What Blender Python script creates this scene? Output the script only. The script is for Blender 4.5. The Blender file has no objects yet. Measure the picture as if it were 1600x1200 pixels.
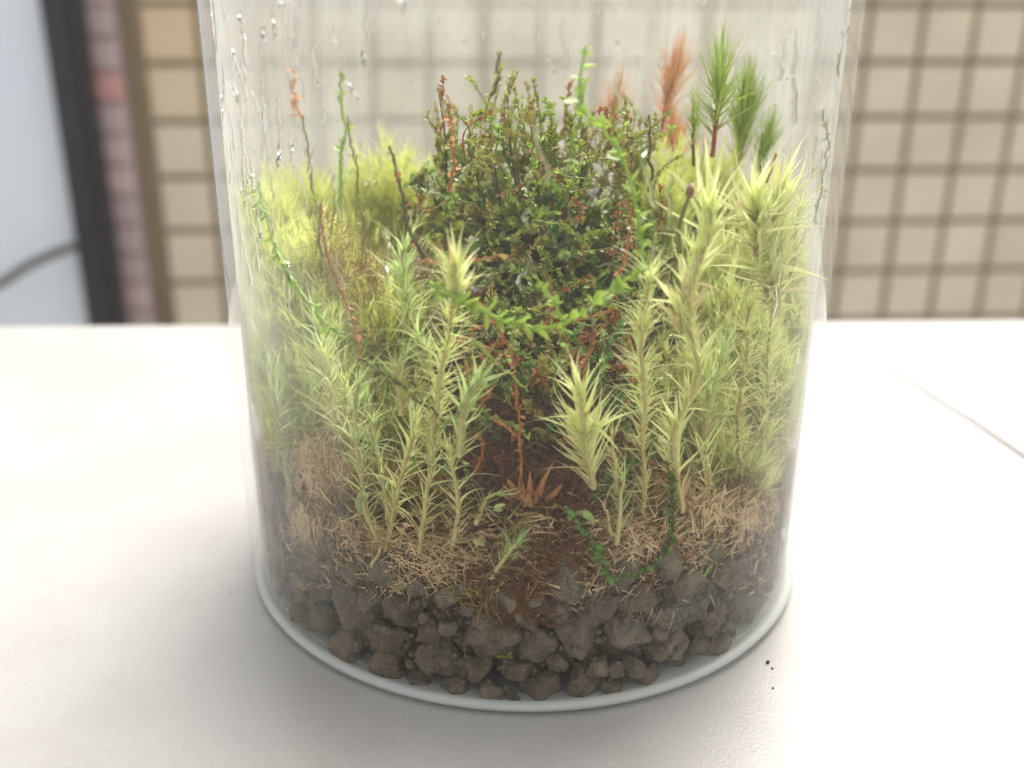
import bpy, math, random
import numpy as np
from mathutils import Vector, Matrix
S = bpy.context.scene
COL = S.collection
random.seed(7)
rng = np.random.default_rng(11)
PI = math.pi

# ------------------------------------------------------------------ camera
RO, RI = 0.050, 0.0481          # outer and inner radius of the jar
CAM = np.array([-0.00085, -0.17931, 0.10700])
CF = np.array([-0.00760863, 0.92366969, -0.38311411])
CR = np.array([0.99992336, 0.01076974, 0.00610687])
CU = np.array([-0.00976677, 0.38303828, 0.92368084])
FPX = 1700.0
cd = bpy.data.cameras.new('camera')
co = bpy.data.objects.new('camera', cd); COL.objects.link(co)
M = Matrix(((CR[0], CU[0], -CF[0], CAM[0]), (CR[1], CU[1], -CF[1], CAM[1]), (CR[2], CU[2], -CF[2], CAM[2]), (0, 0, 0, 1)))
co.matrix_world = M
cd.sensor_width = 36; cd.lens = 36 * FPX / 1600
cd.clip_start = 0.01; cd.clip_end = 200
cd.dof.use_dof = True; cd.dof.focus_distance = 0.160; cd.dof.aperture_fstop = 14
S.camera = co

# ------------------------------------------------------------------ daylight (soft, from behind the jar)
SUN_EL, SUN_AZ = 57.0, 24.0     # azimuth from +Y towards +X
w = bpy.data.worlds.new('World'); S.world = w; w.use_nodes = True
nt = w.node_tree; bg = nt.nodes['Background']
sky = nt.nodes.new('ShaderNodeTexSky'); sky.sky_type = 'NISHITA'; sky.sun_disc = False
sky.sun_elevation = math.radians(SUN_EL); sky.sun_rotation = math.radians(SUN_AZ)
sky.air_density = 1.0; sky.dust_density = 4.0; sky.ozone_density = 0.6
hs = nt.nodes.new('ShaderNodeHueSaturation'); hs.inputs['Saturation'].default_value = .08   # thin overcast: nearly white sky
nt.links.new(sky.outputs[0], hs.inputs['Color']); nt.links.new(hs.outputs[0], bg.inputs[0]); bg.inputs[1].default_value = 0.15
sd = bpy.data.lights.new('sun', 'SUN'); so = bpy.data.objects.new('sun', sd); COL.objects.link(so)
sd.energy = 1.4; sd.angle = math.radians(36); sd.color = (1.0, 0.95, 0.83)
sdir = Vector((math.sin(math.radians(SUN_AZ)) * math.cos(math.radians(SUN_EL)), math.cos(math.radians(SUN_AZ)) * math.cos(math.radians(SUN_EL)), math.sin(math.radians(SUN_EL))))
so.rotation_euler = sdir.to_track_quat('Z', 'Y').to_euler()
S.view_settings.view_transform = 'Standard'; S.view_settings.look = 'None'
S.view_settings.exposure = 1.3; S.view_settings.gamma = 1
S.cycles.transparent_max_bounces = 48
S.cycles.max_bounces = 10
S.cycles.sample_clamp_indirect = 6
S.cycles.caustics_reflective = False

# ------------------------------------------------------------------ pixel -> place (photo is 1600 x 1200)
def ray(x, y):
    d = CF * FPX + CR * (x - 800) - CU * (y - 600)
    return d / np.linalg.norm(d)
def atY(x, y, Y):
    d = ray(x, y); return CAM + d * (Y - CAM[1]) / d[1]
def atZ(x, y, Z):
    d = ray(x, y); return CAM + d * (Z - CAM[2]) / d[2]
def atR(x, y, inset):           # point just inside the front half of the glass
    r = RI - inset; d = ray(x, y)
    a = d[0]**2 + d[1]**2; b = 2 * (CAM[0]*d[0] + CAM[1]*d[1]); c = CAM[0]**2 + CAM[1]**2 - r*r
    D = b*b - 4*a*c
    if D < 0:
        t = -b / (2*a); p = CAM + d*t; k = r / math.hypot(p[0], p[1]); p[0] *= k; p[1] *= k; return p
    return CAM + d * (-b - math.sqrt(D)) / (2*a)

# ------------------------------------------------------------------ node helpers
class NB:
    def __init__(s, name):
        s.m = bpy.data.materials.new(name); s.m.use_nodes = True
        s.t = s.m.node_tree; s.t.nodes.clear()
        s.out = s.t.nodes.new('ShaderNodeOutputMaterial')
    def n(s, typ, **kw):
        nd = s.t.nodes.new(typ)
        for k, v in kw.items():
            if k.startswith('i_'):
                key = k[2:]; key = int(key) if key.isdigit() else key.replace('_', ' ')
                s.set(nd.inputs[key], v)
            else: setattr(nd, k, v)
        return nd
    def set(s, inp, v):
        if hasattr(v, 'is_output') or isinstance(v, bpy.types.NodeSocket): s.t.links.new(v, inp)
        else:
            if isinstance(v, (tuple, list)) and len(v) == 3 and inp.type == 'RGBA': v = (*v, 1)
            inp.default_value = v
    def math(s, op, a, b=0.0, clamp=False):
        nd = s.t.nodes.new('ShaderNodeMath'); nd.operation = op; nd.use_clamp = clamp
        s.set(nd.inputs[0], a); s.set(nd.inputs[1], b); return nd.outputs[0]
    def mix(s, f, a, b):
        nd = s.t.nodes.new('ShaderNodeMix'); nd.data_type = 'RGBA'
        s.set(nd.inputs[0], f); s.set(nd.inputs[6], a); s.set(nd.inputs[7], b); return nd.outputs[2]
    def noise(s, scale, detail=2, rough=0.5, vec=None, out=0):
        nd = s.n('ShaderNodeTexNoise'); nd.inputs['Scale'].default_value = scale
        nd.inputs['Detail'].default_value = detail; nd.inputs['Roughness'].default_value = rough
        if vec is None: vec = s.coord()
        s.t.links.new(vec, nd.inputs['Vector']); return nd.outputs[out]
    def coord(s):
        if not hasattr(s, 'tc'): s.tc = s.n('ShaderNodeTexCoord')
        return s.tc.outputs['Object']
    def mapr(s, v, a, b, c=0.0, d=1.0):
        nd = s.n('ShaderNodeMapRange'); s.set(nd.inputs[0], v)
        for i, x in enumerate((a, b, c, d)): s.set(nd.inputs[i+1], x)
        return nd.outputs[0]
    def bump(s, h, strength, dist):
        nd = s.n('ShaderNodeBump'); nd.inputs['Strength'].default_value = strength; nd.inputs['Distance'].default_value = dist
        s.t.links.new(h, nd.inputs['Height']); return nd.outputs[0]
    def surf(s, sh): s.t.links.new(sh, s.out.inputs[0]); return s.m

def leaf_mat(name, ca, cb, dry, tip, transl=0.45, rough=0.45, spec=0.4, obj=False):
    """ca/cb mixed leaf by leaf, towards 'dry' with the age of the leaf and 'tip' at its point"""
    b = NB(name)
    at = b.n('ShaderNodeAttribute', attribute_name='leafdat')
    sp = b.n('ShaderNodeSeparateColor'); b.t.links.new(at.outputs['Color'], sp.inputs[0])
    r_, t_, a_ = sp.outputs[0], sp.outputs[1], sp.outputs[2]
    if obj:
        oi = b.n('ShaderNodeObjectInfo'); so_ = b.n('ShaderNodeSeparateColor'); b.t.links.new(oi.outputs['Color'], so_.inputs[0])
        r_, a_ = so_.outputs[0], so_.outputs[2]
    c = b.mix(r_, ca, cb)
    c = b.mix(b.math('MULTIPLY', b.mapr(t_, 0.55, 1.0), 0.6), c, tip)
    c = b.mix(a_, c, dry)
    nz = b.noise(3.5 if obj else 900, 2)
    c = b.mix(b.mapr(nz, 0.3, 0.7, 0.0, 0.2), c, dry)
    df = b.n('ShaderNodeBsdfPrincipled'); b.set(df.inputs['Base Color'], c); df.inputs['Roughness'].default_value = rough
    df.inputs['Specular IOR Level'].default_value = spec
    tr = b.n('ShaderNodeBsdfTranslucent'); b.set(tr.inputs[0], c)
    mx = b.n('ShaderNodeMixShader'); mx.inputs[0].default_value = transl
    b.t.links.new(df.outputs[0], mx.inputs[1]); b.t.links.new(tr.outputs[0], mx.inputs[2])
    return b.surf(mx.outputs[0])

def rough_mat(name, ca, cb, nscale, rough=0.9, bump=0.0, bscale=1000, bdist=0.0005, spec=0.3, transl=0.0):
    b = NB(name)
    c = b.mix(b.mapr(b.noise(nscale, 4, .6), .3, .7), ca, cb)
    p = b.n('ShaderNodeBsdfPrincipled'); b.set(p.inputs['Base Color'], c)
    p.inputs['Roughness'].default_value = rough; p.inputs['Specular IOR Level'].default_value = spec
    if bump: b.t.links.new(b.bump(b.noise(bscale, 6, .65), bump, bdist), p.inputs['Normal'])
    return b.surf(p.outputs[0])

PALE = dict(ca=(.90, .95, .48), cb=(.76, .86, .33), dry=(.62, .48, .26), tip=(.90, .88, .58))
GREEN = dict(ca=(.68, .82, .38), cb=(.52, .68, .24), dry=(.42, .36, .15), tip=(.80, .80, .46))
MT = {}
for o in (False, True):
    k = '_o' if o else ''
    MT['pale'+k] = leaf_mat('pale_moss_leaf'+k, **PALE, obj=o, transl=.55)
    MT['fresh'+k] = leaf_mat('fresh_moss_leaf'+k, **GREEN, obj=o, transl=.55)
    MT['lime'+k] = leaf_mat('lime_leaf'+k, (.36, .50, .04), (.22, .36, .03), (.28, .18, .04), (.55, .66, .14), .4, .3, .5, o)
    MT['deep'+k] = leaf_mat('deep_green_leaf'+k, (.27, .45, .08), (.46, .62, .18), (.32, .18, .05), (.42, .55, .20), .35, .16, .8, o)
    MT['olive'+k] = leaf_mat('olive_leaf'+k, (.32, .34, .07), (.40, .34, .09), (.42, .20, .06), (.50, .48, .18), .45, .3, .5, o)
    MT['tan'+k] = leaf_mat('tan_dead_leaf'+k, (.74, .58, .35), (.62, .45, .25), (.42, .27, .13), (.82, .68, .44), .25, .7, .3, o)
    MT['rust'+k] = leaf_mat('rust_leaf'+k, (.50, .20, .06), (.36, .13, .04), (.22, .07, .025), (.66, .34, .14), .35, .5, .4, o)
    MT['hair'+k] = leaf_mat('haircap_leaf'+k, (.44, .60, .08), (.32, .50, .06), (.26, .16, .05), (.48, .60, .20), .4, .35, .4, o)
for o in (False, True):
    k = '_o' if o else ''
    MT['bright'+k] = leaf_mat('bright_green_leaf'+k, (.40, .60, .08), (.27, .46, .05), (.30, .24, .05), (.58, .70, .20), .45, .3, .5, o)
    MT['sage'+k] = leaf_mat('sage_leaf'+k, (.52, .66, .30), (.40, .56, .20), (.40, .30, .12), (.66, .76, .44), .4, .2, .7, o)
    MT['peach'+('_o' if o else '')] = leaf_mat('peach_leaf'+('_o' if o else ''), (.80, .46, .24), (.70, .36, .17), (.5, .2, .07), (.9, .6, .34), .4, .5, .3, o)
    MT['vivid'+('_o' if o else '')] = leaf_mat('vivid_strand_leaf'+('_o' if o else ''), (.13, .31, .04), (.07, .20, .03), (.18, .14, .04), (.34, .52, .14), .35, .3, .5, o)
MT['moss_green'] = leaf_mat('mossy_green', (.40, .46, .08), (.30, .40, .06), (.38, .26, .08), (.55, .56, .18), .45, .5, .3)
MT['cushion'] = leaf_mat('yellow_green_moss', (.92, .94, .38), (.78, .86, .26), (.44, .40, .12), (.88, .86, .36), .5, .5, .3)
MT['stem_tan'] = rough_mat('tan_stem', (.50, .44, .20), (.36, .27, .11), 400)
MT['stem_dark'] = rough_mat('dark_stem', (.10, .09, .025), (.05, .035, .015), 400, .5)
MT['stem_red'] = rough_mat('red_stem', (.36, .09, .02), (.22, .05, .015), 400, .5)
MT['stem_bright'] = rough_mat('bright_green_stem', (.33, .48, .07), (.22, .35, .04), 400, .4)
MT['stem_green'] = rough_mat('olive_green_stem', (.22, .22, .04), (.14, .12, .03), 400, .4)
MT['stem_lime'] = rough_mat('lime_stem', (.24, .36, .04), (.14, .20, .03), 400, .4)
MT['stem_orange'] = rough_mat('orange_stem', (.40, .16, .04), (.26, .09, .02), 400, .5)
MT['stem_peach'] = rough_mat('peach_stem', (.8, .40, .16), (.6, .26, .09), 400, .5)
MT['felt'] = leaf_mat('rhizoid_felt', (.28, .12, .05), (.15, .065, .03), (.12, .05, .025), (.46, .20, .08), .3, .7, .2)
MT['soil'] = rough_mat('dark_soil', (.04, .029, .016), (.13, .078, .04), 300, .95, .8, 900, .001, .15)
MT['white'] = leaf_mat('white_threads', (.62, .62, .56), (.45, .45, .40), (.4, .38, .33), (.7, .7, .66), .4, .8, .2)

# ------------------------------------------------------------------ object helpers
def tag(o, label=None, cat=None, group=None, kind=None):
    if label: o['label'] = label
    if cat: o['category'] = cat
    if group: o['group'] = group
    if kind: o['kind'] = kind
    return o
def empty(name, loc, label, cat, group=None):
    o = bpy.data.objects.new(name, None); COL.objects.link(o); o.location = loc; o.empty_display_size = .003
    return tag(o, label, cat, group)
def mesh(name, V, F, m=None, dat=None, smooth=True):
    V = np.asarray(V, dtype=np.float32).reshape(-1, 3)
    me = bpy.data.meshes.new(name)
    if isinstance(F, np.ndarray):
        k = F.shape[1]
        me.vertices.add(len(V)); me.vertices.foreach_set('co', V.ravel())
        me.loops.add(F.size); me.loops.foreach_set('vertex_index', F.astype(np.int32).ravel())
        me.polygons.add(len(F)); me.polygons.foreach_set('loop_start', np.arange(0, F.size, k, dtype=np.int32))
        me.update(calc_edges=True)
    else:
        me.from_pydata(V.tolist(), [], F)
    if dat is not None:
        at = me.attributes.new('leafdat', 'FLOAT_COLOR', 'POINT'); at.data.foreach_set('color', np.asarray(dat, dtype=np.float32).ravel())
    if smooth: me.polygons.foreach_set('use_smooth', np.ones(len(me.polygons), dtype=bool))
    if m: me.materials.append(m)
    me.validate()
    return me
def link(name, me, parent=None, keep=True):
    o = bpy.data.objects.new(name, me); COL.objects.link(o)
    if parent:
        o.parent = parent
        if keep: o.matrix_parent_inverse = Matrix.Translation(parent.location).inverted()
    return o
def nrm(v): return v / np.maximum(np.linalg.norm(v, axis=-1, keepdims=True), 1e-9)

class Bag:      # collects quads with per-vertex data
    def __init__(s): s.V = []; s.F = []; s.D = []; s.n = 0
    def add(s, V, F, D): s.V.append(V); s.F.append(F + s.n); s.D.append(D); s.n += len(V)
    def mesh(s, name, m): return mesh(name, np.concatenate(s.V), np.concatenate(s.F), m, np.concatenate(s.D))
    def build(s, name, m, parent=None): return link(name, s.mesh(name, m), parent)

def needles(base, d, bdir, L, W, bend, n=5, fold=.35, shape='needle', rnd=None, age=None, twist=None, cub=0., lat=0.):
    """curved pointed leaves; everything vectorised over leaves. Returns V,F,D"""
    base = np.atleast_2d(base); N = len(base)
    d = nrm(d); bdir = nrm(bdir - (bdir*d).sum(-1, keepdims=True)*d)
    L = np.broadcast_to(L, N); W = np.broadcast_to(W, N); bend = np.broadcast_to(bend, N)
    t = np.linspace(0, 1, n+1)
    c = base[:, None] + L[:, None, None]*(d[:, None]*t[None, :, None] + (bend[:, None]*t[None]**2)[..., None]*bdir[:, None])
    ld = np.cross(d, bdir); cub = np.broadcast_to(cub, N)[:, None, None]; lat = np.broadcast_to(lat, N)[:, None, None]; tt = t[None, :, None]
    c = c + L[:, None, None]*(cub*tt**3*bdir[:, None] + lat*tt**2*ld[:, None])
    tg = nrm(d[:, None] + (2*bend[:, None, None]*tt + 3*cub*tt**2)*bdir[:, None] + 2*lat*tt*ld[:, None])
    side = nrm(np.cross(d, bdir))[:, None]*np.ones_like(tg)
    if twist is not None:
        nn = np.cross(side, tg); a = (np.broadcast_to(twist, N)[:, None]*t[None])[..., None]
        side = side*np.cos(a) + nn*np.sin(a)
    nn = np.cross(side, tg)
    if shape == 'needle': pr = .5*((1-t)**1.15*(1.-.15*t) + .03)
    else: pr = .5*(np.sin(PI*np.clip(t, 0, 1)**.8)**.7*.98 + .02); pr[0] = .12
    w = (W[:, None]*pr[None])[..., None]
    A = c + side*w + nn*w*fold; B = c; C = c - side*w + nn*w*fold
    V = np.stack([A, B, C], 2).reshape(N, -1, 3)
    f = []
    for i in range(n):
        a = i*3
        f += [(a, a+1, a+4, a+3), (a+1, a+2, a+5, a+4)]
    f = np.array(f); k = 3*(n+1)
    F = (f[None] + (np.arange(N)*k)[:, None, None]).reshape(-1, 4)
    rnd = rng.random(N) if rnd is None else np.broadcast_to(rnd, N)
    age = np.zeros(N) if age is None else np.broadcast_to(age, N)
    D = np.zeros((N, n+1, 3, 4)); D[..., 0] = rnd[:, None, None]; D[..., 1] = t[None, :, None]; D[..., 2] = age[:, None, None]; D[..., 3] = 1
    return V.reshape(-1, 3), F, D.reshape(-1, 4)

def tubes(paths, r0, r1=None, sides=5, rnd=None, age=0.):
    """paths (N,K,3) -> tapered tubes"""
    P = np.asarray(paths, dtype=float)
    if P.ndim == 2: P = P[None]
    N, K, _ = P.shape
    r1 = r0 if r1 is None else r1
    tg = np.gradient(P, axis=1); tg = nrm(tg)
    up = np.where(np.abs(tg[:, :1, 2:3]) > .9, np.array([1., .2, 0]), np.array([0, 0, 1.]))*np.ones_like(tg)
    a = nrm(np.cross(tg, up)); b = np.cross(tg, a)
    r = (np.broadcast_to(r0, N)[:, None]*(1-np.linspace(0, 1, K)) + np.broadcast_to(r1, N)[:, None]*np.linspace(0, 1, K))[..., None, None]
    th = np.linspace(0, 2*PI, sides, endpoint=False)
    V = P[:, :, None] + r*(a[:, :, None]*np.cos(th)[None, None, :, None] + b[:, :, None]*np.sin(th)[None, None, :, None])
    f = []
    for i in range(K-1):
        for j in range(sides):
            f.append((i*sides+j, i*sides+(j+1) % sides, (i+1)*sides+(j+1) % sides, (i+1)*sides+j))
    F = (np.array(f)[None] + (np.arange(N)*K*sides)[:, None, None]).reshape(-1, 4)
    D = np.zeros((N, K, sides, 4)); D[..., 0] = (rng.random(N) if rnd is None else np.broadcast_to(rnd, N))[:, None, None]
    D[..., 1] = np.linspace(0, 1, K)[None, :, None]; D[..., 2] = age; D[..., 3] = 1
    return V.reshape(-1, 3), F, D.reshape(-1, 4)

def spline(pts, n):
    P = np.asarray(pts, float)
    if len(P) == 2: P = np.array([P[0], P[0]*.67+P[1]*.33, P[0]*.33+P[1]*.67, P[1]])
    P = np.vstack([2*P[0]-P[1], P, 2*P[-1]-P[-2]])
    K = len(P)-3; u = np.linspace(0, K-1e-6, n); i = u.astype(int); f = (u-i)[:, None]
    a, b, c, d = P[i], P[i+1], P[i+2], P[i+3]
    q = .5*((2*b)+(-a+c)*f+(2*a-5*b+4*c-d)*f**2+(-a+3*b-3*c+d)*f**3)
    s = np.r_[0, np.cumsum(np.linalg.norm(np.diff(q, axis=0), axis=1))]
    t = np.linspace(0, s[-1], n)
    return np.stack([np.interp(t, s, q[:, k]) for k in range(3)], 1)
def frame(path):
    tg = nrm(np.gradient(path, axis=0))
    a = nrm(np.cross(tg, np.array([.15, 1., .1]))); b = np.cross(tg, a)
    return tg, a, b
def inside(V, rmax=RI-.0004):       # nothing pokes through the glass
    r = np.hypot(V[:, 0], V[:, 1]); k = np.where(r > rmax, rmax/np.maximum(r, 1e-9), 1.)
    V = V.copy(); V[:, 0] *= k; V[:, 1] *= k; return V

# ------------------------------------------------------------------ shared single leaves (templates pointing along +Z, bending to +X)
def template(name, mkey, W, bend, fold, shape, n, twist=0., cub=0., lat=0.):
    V, F, D = needles(np.zeros((1, 3)), np.array([[0, 0, 1.]]), np.array([[1., 0, 0]]), 1., W, bend, n, fold, shape, .5, 0., twist, cub, lat)
    return mesh(name, V, F, MT[mkey+'_o'], D)
TPL = {}
def tpl(mkey, shape):
    k = (mkey, shape)
    if k not in TPL:
        if shape == 'needle': TPL[k] = [template('leaf', mkey, w_, b, .45, 'needle', 8, tw, cb, la) for w_, b, tw, cb, la in ((.088,.9,.5,-.8,.1),(.075,.5,-.5,-.1,-.2),(.095,.2,.4,-.3,.2),(.085,.7,-.3,0,.15),(.075,1.1,.9,-1.2,-.15),(.085,-.1,.2,.1,.05),(.08,.3,-.8,.5,-.4),(.09,.6,1.2,-.6,.45),(.08,-.2,.6,.6,.2),(.09,1.2,0,-.3,-.5))]
        elif shape == 'bold': TPL[k] = [template('leaf', mkey, w_, b, .5, 'needle', 8, tw, cb, la) for w_, b, tw, cb, la in ((.17,.5,.3,-.5,.1),(.15,.2,-.4,-.2,-.15),(.18,.3,.2,0,.1),(.14,.7,.5,-.7,-.2),(.16,-.05,.2,.2,.1),(.15,.4,-.6,-.1,.3))]
        elif shape == 'hair': TPL[k] = [template('leaf', mkey, .065, b, .5, 'needle', 6) for b in (-.1, .05, .2, .35)]
        else: TPL[k] = [template('leaf', mkey, w_, b, .5, 'round', 4, tw) for w_, b, tw in ((.75, .2, .3), (.6, .35, -.4), (.9, .1, .6), (.7, -.2, 0.))]
    return TPL[k]
def place_leaves(root, base, d, bdir, L, mkey, shape, rnd, age, name='leaf'):
    T = tpl(mkey, shape)
    d = nrm(d); x = nrm(bdir - (bdir*d).sum(-1, keepdims=True)*d); y = np.cross(d, x)
    rl = np.array(root.location)
    for i in range(len(base)):
        o = bpy.data.objects.new(name, T[random.randrange(len(T))])
        o.parent = root
        l = L[i]
        o.matrix_local = Matrix(((x[i, 0]*l, y[i, 0]*l, d[i, 0]*l, base[i, 0]-rl[0]), (x[i, 1]*l, y[i, 1]*l, d[i, 1]*l, base[i, 1]-rl[1]), (x[i, 2]*l, y[i, 2]*l, d[i, 2]*l, base[i, 2]-rl[2]), (0, 0, 0, 1)))
        o.color = (rnd[i], 0, age[i], 1)
        COL.objects.link(o)

# leaf layout on a stem: where each leaf of a pointed-leaf moss shoot starts, points and bends
def shoot_layout(path, n, L, spread=38, tipfrac=.3, up=None, dens=None):
    K = len(path); tg, a, b = frame(path)
    s = 1 - np.abs(rng.random(n))**1.15; s = s + .018*np.sin(s*37+random.uniform(0, 6)) ; s = np.sort(np.clip(s, 0, .99)); s[-max(5, n//9):] = .985
    f = s*(K-1); i = np.clip(f.astype(int), 0, K-2); g = (f-i)[:, None]
    P = path[i]*(1-g)+path[i+1]*g; T = tg[i]; A = a[i]; B = b[i]
    az = np.arange(n)*2.39996 + rng.normal(0, .3, n)
    R = A*np.cos(az)[:, None] + B*np.sin(az)[:, None]
    th = np.radians(np.where(s > 1-tipfrac, spread*(.25+.75*(1-s)/tipfrac), spread) + rng.normal(0, 13, n) + np.where(rng.random(n) < .12, rng.normal(30, 25, n), 0))
    th = np.maximum(th, .06)
    D = T*np.cos(th)[:, None] + R*np.sin(th)[:, None]
    ln = L*(.5+.7*rng.random(n))*np.where(s < .15, .75, 1.)
    return s, P - T*.0002, D, R, ln

def shoot(px, inset, label, mkey='pale', n=70, L=.0046, spread=40, group=None, age0=.55, cat='moss shoot', r=.0004, hero=True, stem='stem_tan', ydepth=None, name='moss_shoot', W=.135, leafshape='needle'):
    n = min(int(n*random.uniform(1.3, 1.75)), 290); spread = spread*random.uniform(.75, 1.1); L = L*1.12; r = min(r, .00042)
    pts = [atR(x, y, inset) if ydepth is None else atY(x, y, ydepth) for x, y in px]
    path = spline(pts, 26); path = path + np.cumsum(rng.normal(0, .00009, path.shape), 0)
    root = empty(name, path[0], label, cat, group)
    V, F, D = tubes(path, r, r*.55, 6); link('stem', mesh('stem', V, F, MT[stem]), root)
    s, P, D, R, ln = shoot_layout(path, n, L, spread)
    age0 *= .6; ragged = random.uniform(.5, .95)
    age = np.clip(age0*(1-s*1.25) + rng.normal(0, .10, n), 0, .9)
    age = np.clip(age + .28*np.exp(-((s-random.uniform(.25, .7))/.09)**2)*random.random(), 0, .9); age = np.where((s < .22) & (rng.random(n) < .7), np.maximum(age, ragged), age); age = np.where(rng.random(n) < .07, .8, age)
    inw = -nrm(np.concatenate([P[:, :2], np.zeros((n, 1))], 1))
    rr = np.hypot(*(P + D*ln[:, None])[:, :2].T)
    D = nrm(D + inw*np.clip((rr-(RI-.0012))/ln, 0, 1)[:, None]*1.0)
    if hero: place_leaves(root, P, D, R, ln, mkey, leafshape, rng.random(n), age)
    else:
        bag = Bag(); V, F, DD = needles(P, D, R, ln, W*ln, rng.normal(.05, .3, n), 5, .4, 'needle', None, age, rng.normal(0, .5, n)); bag.add(inside(V), F, DD)
        tag(bag.build('leaves', MT[mkey], root), kind='stuff')
    return root

def string(px, inset, label, mkey='lime', stem='stem_lime', step=.00085, L=.0011, group=None, r=.00022, ydepth=None, name='creeping_moss_stem', cat='moss stem', wild=0.):
    pts = [atR(x, y, inset) if ydepth is None else atY(x, y, ydepth) for x, y in px]
    path = spline(pts, 60); k_ = np.cumsum(rng.normal(0, .00008, path.shape), 0); k_ -= np.linspace(0, 1, 60)[:, None]*k_[-1]; path = path + k_; r = r*.85
    ln_ = np.linalg.norm(np.diff(path, axis=0), axis=1).sum()
    root = empty(name, path[0], label, cat, group)
    V, F, D = tubes(path, r*1.2, r*.7, 6); link('stem', mesh('stem', V, F, MT[stem]), root)
    n = max(6, int(ln_/step)); s = np.sort(np.clip((np.arange(n)+.5)/n + rng.normal(0, .6/n, n), 0, .999)); f = s*59; i = np.clip(f.astype(int), 0, 58); g = (f-i)[:, None]
    P = path[i]*(1-g)+path[i+1]*g; tg, a, b = frame(path); T, A, B = tg[i], a[i], b[i]
    sd_ = np.where(np.arange(n) % 2 == 0, 1, -1)[:, None]
    az = rng.normal(0, .5+wild, n)[:, None]
    R = sd_*A*np.cos(az) + B*np.sin(az)
    th = np.radians(rng.normal(58, 14, n))[:, None]
    D = T*np.cos(th) + R*np.sin(th)
    ln = L*(.4+.95*rng.random(n))*(1-.35*(s > .93))
    place_leaves(root, P, D, T, ln, mkey, 'round', rng.random(n), np.clip(rng.normal(.12, .15, n), 0, .8))
    return root

# ================================================================== THE SETTING
b = NB('white_laminate')
nz = b.noise(18, 3); sp = b.noise(2600, 1); s2 = b.noise(700, 3, .7)
c = b.mix(b.mapr(nz, .3, .7), (.375, .358, .340), (.325, .308, .290))
c = b.mix(b.mapr(sp, .62, .74, 0, .55), c, (.20, .175, .155))
c = b.mix(b.mapr(s2, .52, .70, 0, .35), c, (.33, .31, .29))
c = b.mix(b.mapr(b.noise(40, 5, .65), .45, .7, 0, .45), c, (.28, .26, .235))
p = b.n('ShaderNodeBsdfPrincipled'); b.set(p.inputs['Base Color'], c); p.inputs['Roughness'].default_value = .38
b.t.links.new(b.bump(b.noise(1500, 4, .6), .35, .0002), p.inputs['Normal'])
TABLE = b.surf(p.outputs[0])
def rounded_slab(x0, x1, y0, y1, z0, z1, r=.002):
    V = []; F = []
    prof = [(0, z0+r), (0, z1-r)] + [(r*(1-math.cos(a)), z1-r+r*math.sin(a)) for a in (PI/6, PI/3, PI/2)]
    for off, z in prof:
        V += [(x0+off, y0+off, z), (x1-off, y0+off, z), (x1-off, y1-off, z), (x0+off, y1-off, z)]
    for i in range(len(prof)-1):
        for j in range(4): F.append((i*4+j, i*4+(j+1) % 4, (i+1)*4+(j+1) % 4, (i+1)*4+j))
    k = (len(prof)-1)*4; F += [(k, k+1, k+2, k+3), (3, 2, 1, 0)]
    return V, F
V, F = rounded_slab(-.62, .62, -.55, .1275, -.022, 0.)
tb = link('table', mesh('table', V, F, TABLE, smooth=False))
tb.rotation_euler = (0, 0, math.radians(2.7))
tag(tb, 'white speckled table top that the glass jar stands on', 'table')
fm = rough_mat('floor_concrete', (.30, .28, .25), (.22, .21, .19), 6, .9, .3, 60, .002)
fl = link('floor', mesh('floor', [(-6, -6, -.75), (6, -6, -.75), (6, 4, -.75), (-6, 4, -.75)], [(0, 1, 2, 3)], fm)); tag(fl, kind='structure')
# a faint pinkish scratch line and crumbs on the table
V, F, D = tubes(spline([atZ(1395, 572, .0001), atZ(1470, 618, .0001), atZ(1540, 655, .0001), atZ(1640, 715, .0001)], 20), .0018, .0060, 8)
V[:, 2] = V[:, 2]*.03 + .00003
o = link('scratch', mesh('scratch', V, F, rough_mat('pale_pink_scratch', (.365, .340, .330), (.345, .318, .308), 200)))
tag(o, 'faint pinkish line running across the white table on the right', 'scratch')

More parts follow.
